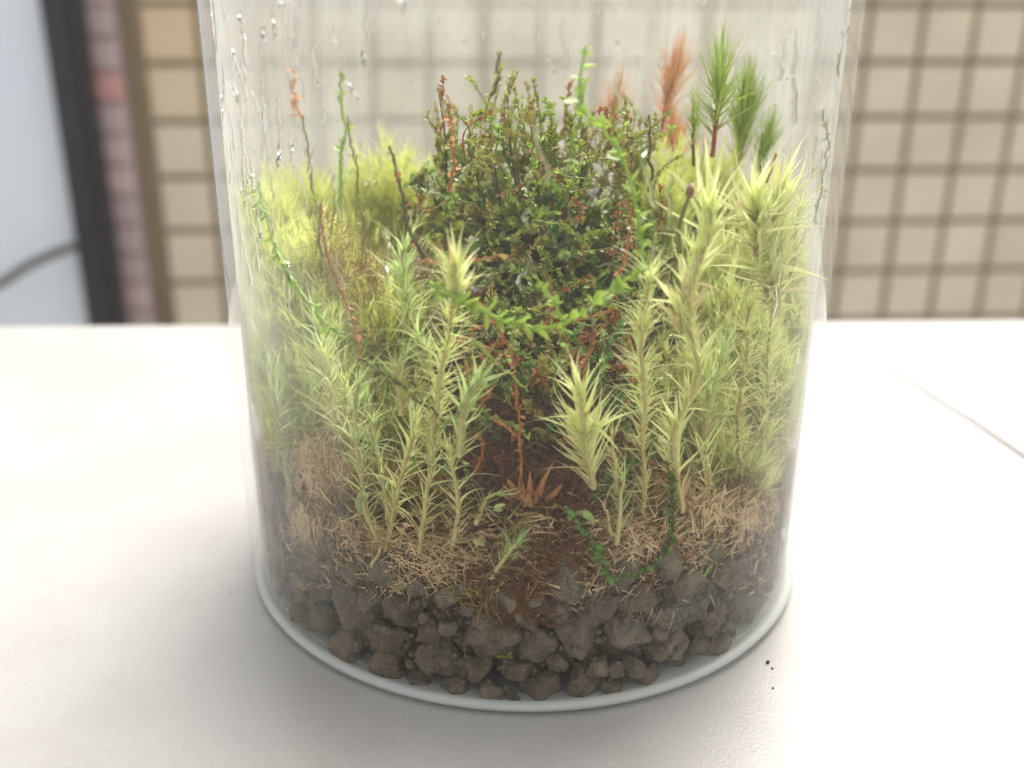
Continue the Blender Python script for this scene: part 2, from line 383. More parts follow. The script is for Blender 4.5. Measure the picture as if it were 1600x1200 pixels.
# tiled wall behind, turned by five degrees
PITCH = .0515
WO = atY(1432, 97, .9); wa = math.radians(5)
wx = np.array([math.cos(wa), math.sin(wa), 0]); wn = np.array([math.sin(wa), -math.cos(wa), 0])
wr = empty('tiled_wall', tuple(WO), 'beige square tiled wall out of focus behind the table', 'wall'); wr.rotation_euler = (0, 0, wa)
def wallpt(x, y, out=0.):       # pixel -> local wall x,z (plane moved 'out' towards the camera)
    d = ray(x, y); P0 = WO + wn*out; t = ((P0-CAM)@wn)/(d@wn); q = CAM+d*t-WO
    return q@wx, q[2]
XL = wallpt(195, 250)[0]
gm = rough_mat('olive_grout', (.31, .26, .175), (.26, .215, .145), 25, .95)
def boxmesh(name, x0, x1, y0, y1, z0, z1, m, ch=0.):
    if not ch:
        V = [(x0, y0, z0), (x1, y0, z0), (x1, y1, z0), (x0, y1, z0), (x0, y0, z1), (x1, y0, z1), (x1, y1, z1), (x0, y1, z1)]
        F = [(3, 2, 1, 0), (4, 5, 6, 7), (0, 1, 5, 4), (1, 2, 6, 5), (2, 3, 7, 6), (3, 0, 4, 7)]
    else:                       # chamfered front (towards -Y)
        V = [(x0, y1, z0), (x1, y1, z0), (x1, y1, z1), (x0, y1, z1), (x0, y0+ch, z0), (x1, y0+ch, z0), (x1, y0+ch, z1), (x0, y0+ch, z1),
             (x0+ch, y0, z0+ch), (x1-ch, y0, z0+ch), (x1-ch, y0, z1-ch), (x0+ch, y0, z1-ch)]
        F = []
        for a in (0, 4):
            for j in range(4): F.append((a+j, a+(j+1) % 4, a+4+(j+1) % 4, a+4+j))
        F.append((8, 9, 10, 11))
    return mesh(name, V, F, m, smooth=False)
wl = link('grout_bed', boxmesh('grout_bed', XL-.55, 1.0, 0, .12, -.75-WO[2]+.001, .30, gm), wr, False)
b = NB('beige_tile'); oi = b.n('ShaderNodeObjectInfo')
c = b.mix(b.math('MULTIPLY', oi.outputs['Random'], .6), (.76, .67, .52), (.68, .60, .46))
gw = b.n('ShaderNodeNewGeometry').outputs['Position']
c = b.mix(b.mapr(b.noise(9, 4, .6, gw), .4, .7, 0, .55), c, (.56, .47, .35))
mu = b.n('ShaderNodeMix', data_type='RGBA', blend_type='MULTIPLY'); mu.inputs[0].default_value = 1; b.set(mu.inputs[6], c); b.set(mu.inputs[7], oi.outputs['Color'])
p = b.n('ShaderNodeBsdfPrincipled'); b.set(p.inputs['Base Color'], mu.outputs[2]); p.inputs['Roughness'].default_value = .35
TILE = b.surf(p.outputs[0])
g = .0032
tm = boxmesh('tile', g, PITCH-g, -.004, .0, g, PITCH-g, TILE, .0012)
cells = []
i0 = math.floor(XL/PITCH); i1 = 12
for i in range(-26, 18):
    for j in range(-19, 5):
        x, z = i*PITCH, j*PITCH
        if x < XL - .001 or x+PITCH > 1.0: continue
        cells.append((x, z, abs(z+.11)*1.7 + abs(x+.45)*.8))
cells.sort(key=lambda c_: c_[2])
VV = []; FF = []; base = len(tm.vertices)
for k, (x, z, q) in enumerate(cells):
    if k < 290:
        o = bpy.data.objects.new('tile', tm); o.parent = wr; o.location = (x, 0, z); COL.objects.link(o)
        # rusty wash on the two courses by the left jamb, top
        warm = x < XL+.16 and -.075 < z < .05
        o.color = (.98, .86, .74, 1) if warm and z > -.04 else ((1, .95, .88, 1) if warm else (1, 1, 1, 1))
    else:
        for v in tm.vertices: VV.append((v.co.x+x, v.co.y, v.co.z+z))
        kk = (len(VV)//base-1)*base
        for pl in tm.polygons: FF.append([kk+v for v in pl.vertices])
if VV: tag(link('tiles', mesh('tiles', VV, FF, TILE, smooth=False), wr, False), kind='stuff').color = (1, 1, 1, 1)

# pink tiled jamb, dark post, pale panel and cable at the left
def wloc(lx, ly, lz): return Vector(WO) + Vector(wx)*lx - Vector(wn)*ly + Vector((0, 0, lz))
def wempty(name, lx, ly, lz, label, cat):
    o = empty(name, wloc(lx, ly, lz), label, cat); o.rotation_euler = (0, 0, wa); return o
jx0, jx1 = wallpt(158, 250, .02)[0], wallpt(207, 250, .02)[0]
jb = wempty('pink_tiled_jamb', jx0, -.02, -.9, 'narrow pinkish tiled jamb between dark post and beige wall', 'jamb')
JW = jx1-jx0
b = NB('pink_tile'); oi = b.n('ShaderNodeObjectInfo')
c = b.mix(oi.outputs['Random'], (.60, .46, .45), (.50, .40, .40))
mu = b.n('ShaderNodeMix', data_type='RGBA', blend_type='MULTIPLY'); mu.inputs[0].default_value = 1; b.set(mu.inputs[6], c); b.set(mu.inputs[7], oi.outputs['Color'])
p = b.n('ShaderNodeBsdfPrincipled'); b.set(p.inputs['Base Color'], mu.outputs[2]); p.inputs['Roughness'].default_value = .4
PINK = b.surf(p.outputs[0])
link('grout_bed', boxmesh('grout_bed', 0, JW, .002, .019, .15, 1.2, rough_mat('pinkish_grout', (.36, .28, .27), (.42, .33, .32), 20)), jb, False)
pm = boxmesh('tile', .001, JW-.001, -.002, .002, .0015, .0265, PINK, .001)
for j in range(6, 42):
    o = bpy.data.objects.new('tile', pm); o.parent = jb; o.location = (0, 0, j*.028); COL.objects.link(o)
    zz = -.9+j*.028
    o.color = (1.08, .76, .74, 1) if -.055 < zz < -.005 else (1, 1, 1, 1)
px0, px1 = wallpt(97, 250, .05)[0], wallpt(152, 250, .05)[0]
ps = wempty('door_post', px0, -.05, -.9, 'dark charcoal metal post standing left of the tiled wall', 'post')
dm = rough_mat('charcoal_metal', (.045, .045, .048), (.06, .058, .06), 8, .5, 0, 1, 0, .4)
link('post', boxmesh('post', 0, px1-px0, 0, .048, .15, 1.2, dm, .002), ps, False)
link('rebate', boxmesh('rebate', (px1-px0)*.72, (px1-px0)*.80, -.004, -.0005, .15, 1.2, dm), ps, False)
pn = wempty('frosted_panel', px0, -.03, -.9, 'pale bluish frosted panel beside the dark post on the far left', 'panel')
link('pane', boxmesh('pane', -.5, -.003, 0, .006, .15, 1.2, rough_mat('frosted_panel', (.80, .84, .90), (.72, .78, .86), 4, .3, 0, 1, 0, .5)), pn, False)
cp = [wloc(*(lambda q: (q[0], -.075, q[1]))(wallpt(x, y, .075))) for x, y in ((-160, 520), (-60, 468), (0, 443), (40, 417), (80, 398), (118, 384))]
V, F, D = tubes(spline([tuple(q) for q in cp], 24), .0042, None, 10)
tag(link('cable', mesh('cable', V, F, rough_mat('olive_cable', (.12, .12, .10), (.09, .09, .08), 30, .5))), 'dark curved cable crossing in front of the pale panel', 'cable')

# ================================================================== THE JAR
def lathe(prof, n=160):
    V = []; F = []
    for r, z in prof:
        for k in range(n): V.append((r*math.cos(2*PI*k/n), r*math.sin(2*PI*k/n), z))
    for i in range(len(prof)-1):
        for k in range(n): F.append((i*n+k, i*n+(k+1) % n, (i+1)*n+(k+1) % n, (i+1)*n+k))
    return V, F
# outer skin: clear thin glass
b = NB('jar_glass')
ge = b.n('ShaderNodeNewGeometry'); dt = b.n('ShaderNodeVectorMath', operation='DOT_PRODUCT'); b.t.links.new(ge.outputs['True Normal'], dt.inputs[0]); b.t.links.new(ge.outputs['Incoming'], dt.inputs[1])
cosv = b.math('ABSOLUTE', dt.outputs['Value'])
schlick = b.math('ADD', .032, b.math('MULTIPLY', .968, b.math('POWER', b.math('SUBTRACT', 1., cosv, True), 5.)))
tr = b.n('ShaderNodeBsdfTransparent'); tr.inputs[0].default_value = (.975, .983, .972, 1)
gl = b.n('ShaderNodeBsdfGlossy'); gl.inputs['Roughness'].default_value = .04; gl.inputs[0].default_value = (1, 1, 1, 1)
wob = b.n('ShaderNodeMapping'); wob.inputs['Scale'].default_value = (1, 1, .25); b.t.links.new(b.coord(), wob.inputs[0])
b.t.links.new(b.bump(b.noise(220, 2, .5, wob.outputs[0]), .12, .0004), gl.inputs['Normal'])
mx = b.n('ShaderNodeMixShader'); b.set(mx.inputs[0], schlick); b.t.links.new(tr.outputs[0], mx.inputs[1]); b.t.links.new(gl.outputs[0], mx.inputs[2])
edge_haze = b.math('SUBTRACT', 1., b.math('EXPONENT', b.math('DIVIDE', -.006, b.math('MAXIMUM', cosv, .04))), True)  # whitish veil painted in for the bright reflection along the jar's edges
dd_ = b.n('ShaderNodeBsdfDiffuse'); dd_.inputs[0].default_value = (.85, .87, .86, 1); dl = b.n('ShaderNodeBsdfTranslucent'); dl.inputs[0].default_value = (.85, .87, .86, 1)
m0 = b.n('ShaderNodeMixShader'); m0.inputs[0].default_value = .5; b.t.links.new(dd_.outputs[0], m0.inputs[1]); b.t.links.new(dl.outputs[0], m0.inputs[2])
m9 = b.n('ShaderNodeMixShader'); b.set(m9.inputs[0], edge_haze); b.t.links.new(mx.outputs[0], m9.inputs[1]); b.t.links.new(m0.outputs[0], m9.inputs[2])
GLASS = b.surf(m9.outputs[0])
# inner skin: breath-thin condensation film, optical depth grows at grazing angles
def film(name, kexpr):
    b = NB(name)
    ge = b.n('ShaderNodeNewGeometry')
    dt = b.n('ShaderNodeVectorMath', operation='DOT_PRODUCT'); b.t.links.new(ge.outputs['True Normal'], dt.inputs[0]); b.t.links.new(ge.outputs['Incoming'], dt.inputs[1])
    cs = b.math('MAXIMUM', b.math('ABSOLUTE', dt.outputs['Value']), .08)
    k = kexpr(b)
    fac = b.math('SUBTRACT', 1., b.math('EXPONENT', b.math('MULTIPLY', b.math('DIVIDE', k, cs), -1.)), True)
    tr = b.n('ShaderNodeBsdfTransparent')
    df = b.n('ShaderNodeBsdfDiffuse'); df.inputs[0].default_value = (.80, .79, .755, 1)
    tl = b.n('ShaderNodeBsdfTranslucent'); tl.inputs[0].default_value = (.80, .79, .755, 1)
    m1 = b.n('ShaderNodeMixShader'); m1.inputs[0].default_value = .5
    b.t.links.new(df.outputs[0], m1.inputs[1]); b.t.links.new(tl.outputs[0], m1.inputs[2])
    m2 = b.n('ShaderNodeMixShader'); b.set(m2.inputs[0], fac); b.t.links.new(tr.outputs[0], m2.inputs[1]); b.t.links.new(m1.outputs[0], m2.inputs[2])
    return b.surf(m2.outputs[0])
def fogk(b):
    sx = b.n('ShaderNodeSeparateXYZ'); b.t.links.new(b.coord(), sx.inputs[0])
    mp = b.n('ShaderNodeMapping'); mp.inputs['Scale'].default_value = (1, 1, .12); b.t.links.new(b.coord(), mp.inputs[0])
    streak = b.mapr(b.noise(260, 3, .6, mp.outputs[0]), .3, .7, .55, 1.35)
    patch = b.mapr(b.noise(45, 3, .55), .35, .7, .5, 1.5)
    zk = b.math('ADD', b.math('ADD', b.mapr(sx.outputs[2], .085, .118, .003, .24), b.math('MULTIPLY', b.mapr(sx.outputs[1], .0, .02, .0, .35), b.mapr(sx.outputs[2], .03, .07, .1, 1.))), b.mapr(sx.outputs[2], .0, .03, .006, .0))
    zk = b.math('ADD', zk, b.math('MAXIMUM', b.mapr(sx.outputs[0], .030, .0475, .0, .12), b.mapr(sx.outputs[0], -.018, -.046, .0, .15)))
    return b.math('MULTIPLY', b.math('MULTIPLY', zk, streak), patch)
FOG = film('condensation_film', fogk)
jar = empty('glass_jar', (0, 0, 0), 'clear cylindrical glass jar holding the moss and clay stones', 'jar')
HJ = .132
prof = [(RO-.0014, .0), (RO-.0006, .0004), (RO-.0001, .0012), (RO, .0024), (RO, .05), (RO, .09), (RO, HJ-.002), (RO-.0006, HJ-.0006), (RO-.0016, HJ), (RI+.0005, HJ-.0008), (RI, HJ-.002)]
V, F = lathe(prof); link('glass_wall', mesh('glass_wall', V, F, GLASS), jar)
V, F = lathe([(RI, HJ-.0021), (RI, .09), (RI, .05), (RI, .0030), (RI-.0006, .0020), (RI-.0018, .0014), (.001, .0013)])
link('condensation_film', mesh('condensation_film', V, F, FOG), jar)
# thick clear glass foot, the light it pipes painted in as white
b = NB('glass_foot')
p = b.n('ShaderNodeBsdfPrincipled'); b.set(p.inputs['Base Color'], (.93, .94, .91)); p.inputs['Roughness'].default_value = .25
tl = b.n('ShaderNodeBsdfTranslucent'); tl.inputs[0].default_value = (.82, .83, .80, 1)
tr = b.n('ShaderNodeBsdfTransparent'); tr.inputs[0].default_value = (.95, .97, .95, 1)
m1 = b.n('ShaderNodeMixShader'); m1.inputs[0].default_value = .5; b.t.links.new(p.outputs[0], m1.inputs[1]); b.t.links.new(tl.outputs[0], m1.inputs[2])
m2 = b.n('ShaderNodeMixShader'); m2.inputs[0].default_value = .88; b.t.links.new(tr.outputs[0], m2.inputs[1]); b.t.links.new(m1.outputs[0], m2.inputs[2])
FOOT = b.surf(m2.outputs[0])
V, F = lathe([(.001, .0003), (RO-.0014, .0003), (RO-.0007, .0006), (RO-.0004, .0012), (RO-.0003, .0017), (RI+.0003, .0019), (RI-.0005, .0013), (.001, .0011)])
link('foot', mesh('foot', V, F, FOOT), jar)

# water drops and runs on the inside of the glass
b = NB('water'); g_ = b.n('ShaderNodeBsdfGlass'); g_.inputs['IOR'].default_value = 1.33; g_.inputs['Roughness'].default_value = 0.02
WATER = b.surf(g_.outputs[0])
def drops(n, zr, phr, rr, squash=.4, tall=1.):
    V = []; F = []
    seg, ring = 8, 3
    for k in range(n):
        ph = rng.uniform(*phr); z = rng.uniform(*zr); r = rr[0]+(rr[1]-rr[0])*rng.random()**4
        er = np.array([math.cos(ph), math.sin(ph), 0]); et = np.array([-er[1], er[0], 0])
        c = er*(RI-.00008) + np.array([0, 0, z]); hh = r*tall*rng.uniform(.8, 1.5); bs = len(V)
        wig = rng.normal(0, .25, 4)
        for i in range(ring):
            a = (PI/2)*i/ring
            for j in range(seg):
                q = 2*PI*j/seg; m_ = 1+.18*math.sin(2*q+wig[0]*9)
                V.append(c + et*r*math.cos(q)*math.cos(a)*m_ + np.array([0, 0, 1])*hh*math.sin(q)*math.cos(a) - er*r*squash*math.sin(a))
        V.append(c - er*r*squash); tp = len(V)-1
        for i in range(ring-1):
            for j in range(seg): F.append((bs+i*seg+j, bs+i*seg+(j+1) % seg, bs+(i+1)*seg+(j+1) % seg, bs+(i+1)*seg+j))
        for j in range(seg): F.append((bs+(ring-1)*seg+j, bs+(ring-1)*seg+(j+1) % seg, tp))
    return V, F
V1, F1 = drops(1500, (.045, .125), (-PI*.97, -PI*.03), (.00009, .00042))
V2, F2 = drops(800, (.004, .07), (-PI*.95, -PI*.05), (.00006, .00020))
V3, F3 = drops(300, (.045, .125), (0, PI), (.0001, .0005))
V = V1+V2+V3; F = F1+[tuple(a+len(V1) for a in f) for f in F2]+[tuple(a+len(V1)+len(V2) for a in f) for f in F3]
tag(link('water_drops', mesh('water_drops', V, F, WATER), jar), kind='stuff')
bag = Bag()
for k in range(190):      # wavering runs of water, thickest at the left
    left = k < 140
    ph = rng.uniform(-PI*.995, -PI*.66) if left else rng.uniform(-PI*.75, -PI*.02)
    z = rng.uniform(.062, .12); ln = rng.uniform(.0015, .0075); kk = 9
    u = np.linspace(0, 1, kk); phs = ph + np.cumsum(rng.normal(0, .006, kk)); zs = z - u*ln
    P = np.stack([(RI-.0001)*np.cos(phs), (RI-.0001)*np.sin(phs), zs], 1)
    V, F, D = tubes(P, rng.uniform(.00008, .00028), rng.uniform(.0001, .00042), 6); bag.add(V, F, D)
tag(bag.build('water_runs', WATER, jar), kind='stuff')

# ================================================================== STONES
b = NB('baked_clay'); oi = b.n('ShaderNodeObjectInfo')
c = b.mix(oi.outputs['Random'], (.27, .22, .155), (.39, .315, .225))
geo = b.n('ShaderNodeNewGeometry').outputs['Position']
c = b.mix(b.mapr(b.noise(420, 6, .7, geo), .38, .66, 0, .85), c, (.13, .10, .066))
c = b.mix(b.mapr(b.noise(110, 3, .5, geo), .55, .75, 0, .4), c, (.15, .16, .09))
c = b.mix(b.mapr(b.noise(4200, 1, .5, geo), .70, .76, 0, .8), c, (.6, .56, .48))
c = b.mix(b.mapr(b.noise(1800, 4, .7, geo), .5, .7, 0, .5), c, (.46, .37, .26))
p = b.n('ShaderNodeBsdfPrincipled'); b.set(p.inputs['Base Color'], c); p.inputs['Roughness'].default_value = .85; p.inputs['Specular IOR Level'].default_value = .25
b.t.links.new(b.bump(b.noise(1100, 8, .75, geo), 1., .0022), p.inputs['Normal'])
CLAY = b.surf(p.outputs[0])
import bmesh
def ico(sub):
    bm = bmesh.new(); bmesh.ops.create_icosphere(bm, subdivisions=sub, radius=1)
    V = np.array([v.co[:] for v in bm.verts]); F = np.array([[v.index for v in f.verts] for f in bm.faces]); bm.free(); return V, F
IV, IF = ico(5); IV2, IF2 = ico(2)
def lump(V, seed, cuts=11):
    g = np.random.default_rng(seed); V = V.copy()
    for _ in range(cuts):
        nn = g.normal(size=3); nn /= np.linalg.norm(nn); h = g.uniform(.52, .82)
        e = V@nn - h; V = V - np.where(e > 0, e, 0)[:, None]*nn[None]*1.0
    ph = g.uniform(0, 9, (6, 3)); fr = g.uniform(3, 11, 6)
    for k in range(6):
        a = np.sin(fr[k]*(V@nrm(g.normal(size=3)))+ph[k, 0]); V = V*(1+.09/(fr[k]**.8)*a)[:, None]
    from mathutils import noise as mn
    if len(V) > 500: V = V*np.array([1+.07*mn.fractal(Vector(v)*2.2+Vector((seed, 0, 0)), .8, 2., 7) for v in V])[:, None]
    return V
LUMPS = [mesh('stone', lump(IV, 100+k), IF, CLAY) for k in range(16)]
RS = RI - .0002
manual = [(605,990,48,34),(548,1012,31,38),(610,1037,34,22),(545,938,40,44),(633,942,29,29),(673,983,24,23),(703,972,15,13),(764,992,50,44),(690,1030,40,28),
 (717,1070,22,24),(655,1066,26,20),(768,1074,26,20),(848,1062,34,28),(812,1040,24,22),(905,992,40,38),(978,990,38,38),(988,935,34,28),(1047,1005,33,30),
 (908,1062,26,22),(953,1074,15,20),(985,1037,18,18),(1007,1052,19,18),(930,1038,20,18),(1062,912,32,30),(480,922,31,24),(474,958,19,19),(492,992,24,22),
 (432,902,22,24),(448,858,24,20),(1103,962,25,25),(1152,940,28,25),(1172,978,20,18),(1110,1012,25,22),(1152,893,25,25),(1200,900,20,22),(1206,948,15,18),
 (1060,1050,22,18),(870,950,26,24),(820,960,26,22),(1214,860,14,18),(418,850,12,18),(700,925,24,18),(1030,955,28,20),(575,1064,14,12),(800,1082,14,10),(1130,1045,16,14),(560,890,26,20),(505,880,22,20)]
def tophex(phi):   # gravel surface height along the glass (from the photograph)
    x = math.cos(phi)
    return .0185 + .003*math.sin(3.1*x+1) + .006*max(0, -x-.25) + .007*max(0, x-.45)
stones = []
for (x, y, a, h) in manual:
    P = atR(x, y, .0028); sc = np.linalg.norm(P-CAM)/FPX*1.06
    ph = math.atan2(P[1], P[0]); side = max(.45, abs(math.sin(ph+0)))
    stones.append([ph, P[2], a*sc/side**.5, h*sc])
for tries in range(9000):
    ph = rng.uniform(-PI*.985, -PI*.015); z = rng.uniform(.0020, tophex(ph)+.001); r = .0030*(1-tries/9000)**.7 + .0008
    ok = True
    for q in stones:
        du = (ph-q[0])*RI/(q[2]+r); dz = (z-q[1])/(q[3]+r)
        if du*du+dz*dz < .78: ok = False; break
    if ok and z-r > .0009: stones.append([ph, z, r*rng.uniform(.95, 1.2), r*rng.uniform(.85, 1.05)])
big = sorted(stones, key=lambda q: -q[2]*q[3])[:120]
rest = [q for q in stones if not any(q is t for t in big)]
tiers = [[q for q in big if q[1] < .0065], [q for q in big if .0065 <= q[1] < .0140], [q for q in big if q[1] >= .0140]]
tn = ['lowest course', 'middle course', 'top course']
ORD = 'first second third fourth fifth sixth seventh eighth ninth tenth eleventh twelfth thirteenth fourteenth fifteenth sixteenth seventeenth eighteenth nineteenth twentieth'.split()
def ordinal(k):
    if k < 20: return ORD[k]
    tens = {2: 'twenty', 3: 'thirty', 4: 'forty', 5: 'fifty'}
    t_, u_ = divmod(k+1, 10)
    return tens[t_]+'-'+ORD[u_-1] if u_ else {3: 'thirtieth', 4: 'fortieth', 5: 'fiftieth'}[t_]
for tier, nm in zip(tiers, tn):
    tier.sort(key=lambda q: q[0])
    for k, q in enumerate(tier):
        ph, z, a, h = q
        dd = min(a, h, .0030)*.95; rad = RS-dd*(.9 if abs(math.cos(ph)) < .72 else 1.25)-a*a/(2.4*RS)
        er = Vector((math.cos(ph), math.sin(ph), 0)); et = Vector((-er.y, er.x, 0))
        o = bpy.data.objects.new('clay_stone', LUMPS[random.randrange(16)]); COL.objects.link(o)
        rot = Matrix(((et.x, -er.x, 0), (et.y, -er.y, 0), (0, 0, 1)))
        sc = Matrix.Diagonal((a*1.12, dd*1.12, h*1.12))
        spin = Matrix.Rotation(random.uniform(0, 6.28), 3, 'Y') @ Matrix.Rotation(random.choice((0, PI)), 3, 'X')
        spin2 = Matrix.Rotation(random.uniform(-.25, .25), 3, 'Y')
        o.matrix_world = Matrix.Translation(er*rad + Vector((0, 0, z))) @ (rot @ spin2 @ sc @ spin).to_4x4()
        sz = 'large' if a > .0031 else ('medium' if a > .0021 else 'small')
        shp = 'flat' if a/h > 1.3 else ('upright' if h/a > 1.08 else 'blocky')
        frm = 'from the left' if k < len(tier)/2 else 'from the right'
        kk = k if k < len(tier)/2 else len(tier)-1-k
        tag(o, f'{sz} {shp} brown clay stone, {ordinal(kk)} {frm} in the {nm}', 'stone', 'clay stones packed against the front glass')
bagV = []; bagF = []; nn0 = 0
L2 = [lump(IV2, 300+k) for k in range(8)]
def addlump(c, r3):
    global nn0
    A = nrm(rng.normal(size=(3, 3)))
    Q, _ = np.linalg.qr(A); V = L2[rng.integers(8)]@Q*r3 + c
    bagV.append(inside(V, RS)); bagF.append(IF2+nn0); nn0 += len(V)
for q in rest: addlump(np.array([(RS-q[2])*math.cos(q[0]), (RS-q[2])*math.sin(q[0]), q[1]]), np.array([q[2], q[2], q[3]])*1.1)
for k in range(1300):     # second layer behind, and round the back of the jar
    ph = rng.uniform(-PI, PI); r = rng.uniform(.0016, .0030); fr = ph < 0
    rad = RS - (rng.uniform(.0045, .008) if fr else rng.uniform(.002, .008)); z = rng.uniform(.0030, .020+ (.002 if fr else .004))
    addlump(np.array([rad*math.cos(ph), rad*math.sin(ph), z]), r*rng.uniform(.8, 1.2, 3))
G1, GF1 = ico(1)
for k in range(1500):     # grit and crumbs washed between the stones
    ph = rng.uniform(-PI*.97, -PI*.03); z = .0018+.022*rng.random()**.8; r = rng.uniform(.00015, .0006); rad = RS-rng.uniform(.0006, .0022)
    V = G1*rng.uniform(.7, 1.2, (len(G1), 1))*r + np.array([rad*math.cos(ph), rad*math.sin(ph), z])
    bagV.append(inside(V, RS)); bagF.append(GF1+nn0); nn0 += len(V)
st = link('gravel', mesh('gravel', np.concatenate(bagV), np.concatenate(bagF), CLAY)); tag(st, 'loose small brown clay gravel filling gaps behind the larger stones', 'gravel', None, 'stuff')

# ------------------------------------------------------------------ dark peat the plants root in
def blob(name, fn, nu=96, nv=40):
    V = []; F = []
    for i in range(nv+1):
        for j in range(nu): V.append(fn(i/nv, 2*PI*j/nu))
    for i in range(nv):
        for j in range(nu): F.append((i*nu+j, i*nu+(j+1) % nu, (i+1)*nu+(j+1) % nu, (i+1)*nu+j))
    return V, F
def peat(u, a):
    r = (RI-.0050)*(1-u)+1e-5
    x, y = r*math.cos(a), r*math.sin(a)
    z = .0165 + .004*math.sin(90*x+1)*math.sin(80*y) + .002*math.sin(310*x)*math.sin(280*y+2) + .0013*math.sin(900*x+y*500)*math.sin(700*y)
    z += .020*math.exp(-((x-.003)**2+(y-.006)**2)/(2*.012**2))
    z += .018*math.exp(-((x+.023)**2+(y-.008)**2)/(2*.010**2)) + .020*math.exp(-((x-.022)**2+(y-.006)**2)/(2*.010**2))
    z += .016*math.exp(-((x)**2+(y-.022)**2)/(2*.016**2))
    if u == 0: z = .004
    return (x, y, z)
V, F = blob('peat', peat)
tag(link('peat', mesh('peat', V, F, MT['soil'])), 'dark brown crumbly peat the mosses root in, above the stones', 'soil', None, 'stuff')

# ------------------------------------------------------------------ fibre tufts
def fibres(name, blobs, mkey, label, cat, r=.00009, parent=None):
    bag = Bag()
    for (C, rad, n, ln, dirn, sprd) in blobs:
        C = np.array(C); P0 = C + nrm(rng.normal(size=(n, 3)))*(rng.random((n, 1))**.4)*np.array(rad)
        d = nrm(np.array(dirn)+rng.normal(0, sprd, (n, 3))); bd = rng.normal(size=(n, 3)); bd = nrm(bd)
        L = ln*rng.uniform(.4, 1.2, n)[:, None, None]; t = np.linspace(0, 1, 5)[None, :, None]
        path = P0[:, None] + L*(d[:, None]*t + bd[:, None]*t**2*rng.uniform(.1, .7, n)[:, None, None])
        V, F, D = tubes(path, r*rng.uniform(.7, 1.4, n), r*.4, 3, None, 0.); V = inside(V); V[:, 2] = np.maximum(V[:, 2], .004)
        bag.add(V, F, D)
    o = bag.build(name, MT[mkey], parent); tag(o, label, cat, None, 'stuff'); return o
fb = []
for (x, y, ins, a, h, n) in ((800,900,.003,.006,.005,900),(860,860,.003,.006,.005,800),(900,700,.012,.007,.008,900),(780,760,.008,.008,.008,1100),(830,660,.014,.010,.008,900),(1000,880,.003,.008,.003,300),(740,700,.01,.004,.008,500),(880,780,.006,.006,.007,800),(820,950,.001,.005,.0025,350),(960,560,.016,.007,.006,400)):
    fb.append((atR(x, y, ins), (a, .004, h), n, .0035, (0, 0, .1), .8))
fibres('rhizoid_felt', fb, 'felt', 'dark red-brown rhizoid felt in the hollow at front centre', 'root felt')
fb = []
for (x, y, Y, a, h, n) in ((545,430,-.016,.006,.007,330),(510,385,-.014,.004,.006,160),(585,470,-.014,.006,.008,330),(665,430,-.008,.006,.006,600),(680,500,-.012,.005,.007,500),(650,600,-.016,.005,.007,300),(600,560,-.018,.006,.006,200)):
    fb.append((atY(x, y, Y), (a, .003, h), n, .003, (.3, 0, .6), .6))
fibres('rusty_felt', fb, 'rust', 'rusty brown felt hanging among the shoots left of centre', 'root felt', .00005)
fb = []
for (x, y, a, n) in ((1085,945,.0035,160),(1110,925,.003,120),(1150,900,.004,170),(1060,962,.003,120),(975,985,.0025,90),(905,1005,.0025,60),(1045,975,.003,90),(1175,870,.003,100),(560,940,.002,25)):
    fb.append((atR(x, y, .0008), (a, .0006, a), n, .0028, (.5, 0, .5), .7))
fibres('mould_threads', fb, 'white', 'fine white fungal threads over stones at lower right', 'mould', .000016)

# dead tan tufts and litter
def tuft(px, inset, label, mkey, n, L, W, dirn, sprd, rad, name='dead_moss_tuft', cat='dead moss', obj=False, bend=.35):
    n = int(n*1.25); W = W*1.15; sprd = sprd*1.0; P = atR(px[0], px[1], inset); root = empty(name, tuple(P), label, cat)
    P0 = P + nrm(rng.normal(size=(n, 3)))*np.array(rad)*(rng.random((n, 1))**.5)*1.3 + rng.normal(0, .0012, (n, 3))
    er = nrm(np.array([P[0], P[1], 0.]))
    d = nrm(np.array(dirn)+rng.normal(0, sprd, (n, 3))); d -= er*np.clip((d@er), 0, 1)[:, None]*.8
    ln = L*rng.uniform(.5, 1.15, n)
    if obj: place_leaves(root, P0, d, rng.normal(size=(n, 3)), ln, mkey, 'needle', rng.random(n), rng.random(n)*.6)
    else:
        bag = Bag(); V, F, D = needles(P0, d, rng.normal(size=(n, 3)), ln, W*ln, rng.normal(0, bend, n), 5, .4, 'needle', None, rng.random(n)*.7); V = inside(V); V[:, 2] = np.maximum(V[:, 2], .004); bag.add(V, F, D)
        tag(bag.build('leaves', MT[mkey], root), kind='stuff')
    return root
tuft((500, 735), .002, 'large tan-brown dead moss clump above stones at left, its upper half', 'tan', 620, .0036, .09, (.1, -.1, -.2), .8, (.0042, .002, .0035))
tuft((490, 815), .0016, 'drooping tan dead moss fringe at lower left, over the stones', 'tan', 420, .0042, .09, (.25, -.1, -1), .45, (.0042, .0015, .002))
tuft((560, 840), .0016, 'short tan dead leaves under the green buds at left', 'tan', 150, .003, .09, (.4, 0, .1), .9, (.004, .001, .0016))
tuft((1150, 815), .0016, 'pinkish tan dead moss fan at lower right beside the glass', 'tan', 420, .0045, .075, (.4, -.1, -.3), .65, (.0036, .0016, .0022))
tuft((1100, 800), .0012, 'tan dead leaf spray left of the pinkish fan at right', 'tan', 170, .0045, .09, (.5, 0, .1), .75, (.003, .001, .002))
tuft((1085, 860), .0012, 'tan curved dead leaves just above the mouldy stone at right', 'tan', 110, .0045, .06, (-.6, 0, .1), .5, (.003, .001, .0015), bend=.6)
tuft((1190, 800), .002, 'pale dead moss wisps against the far right glass', 'tan', 200, .004, .08, (.2, .3, .3), .7, (.003, .003, .003))
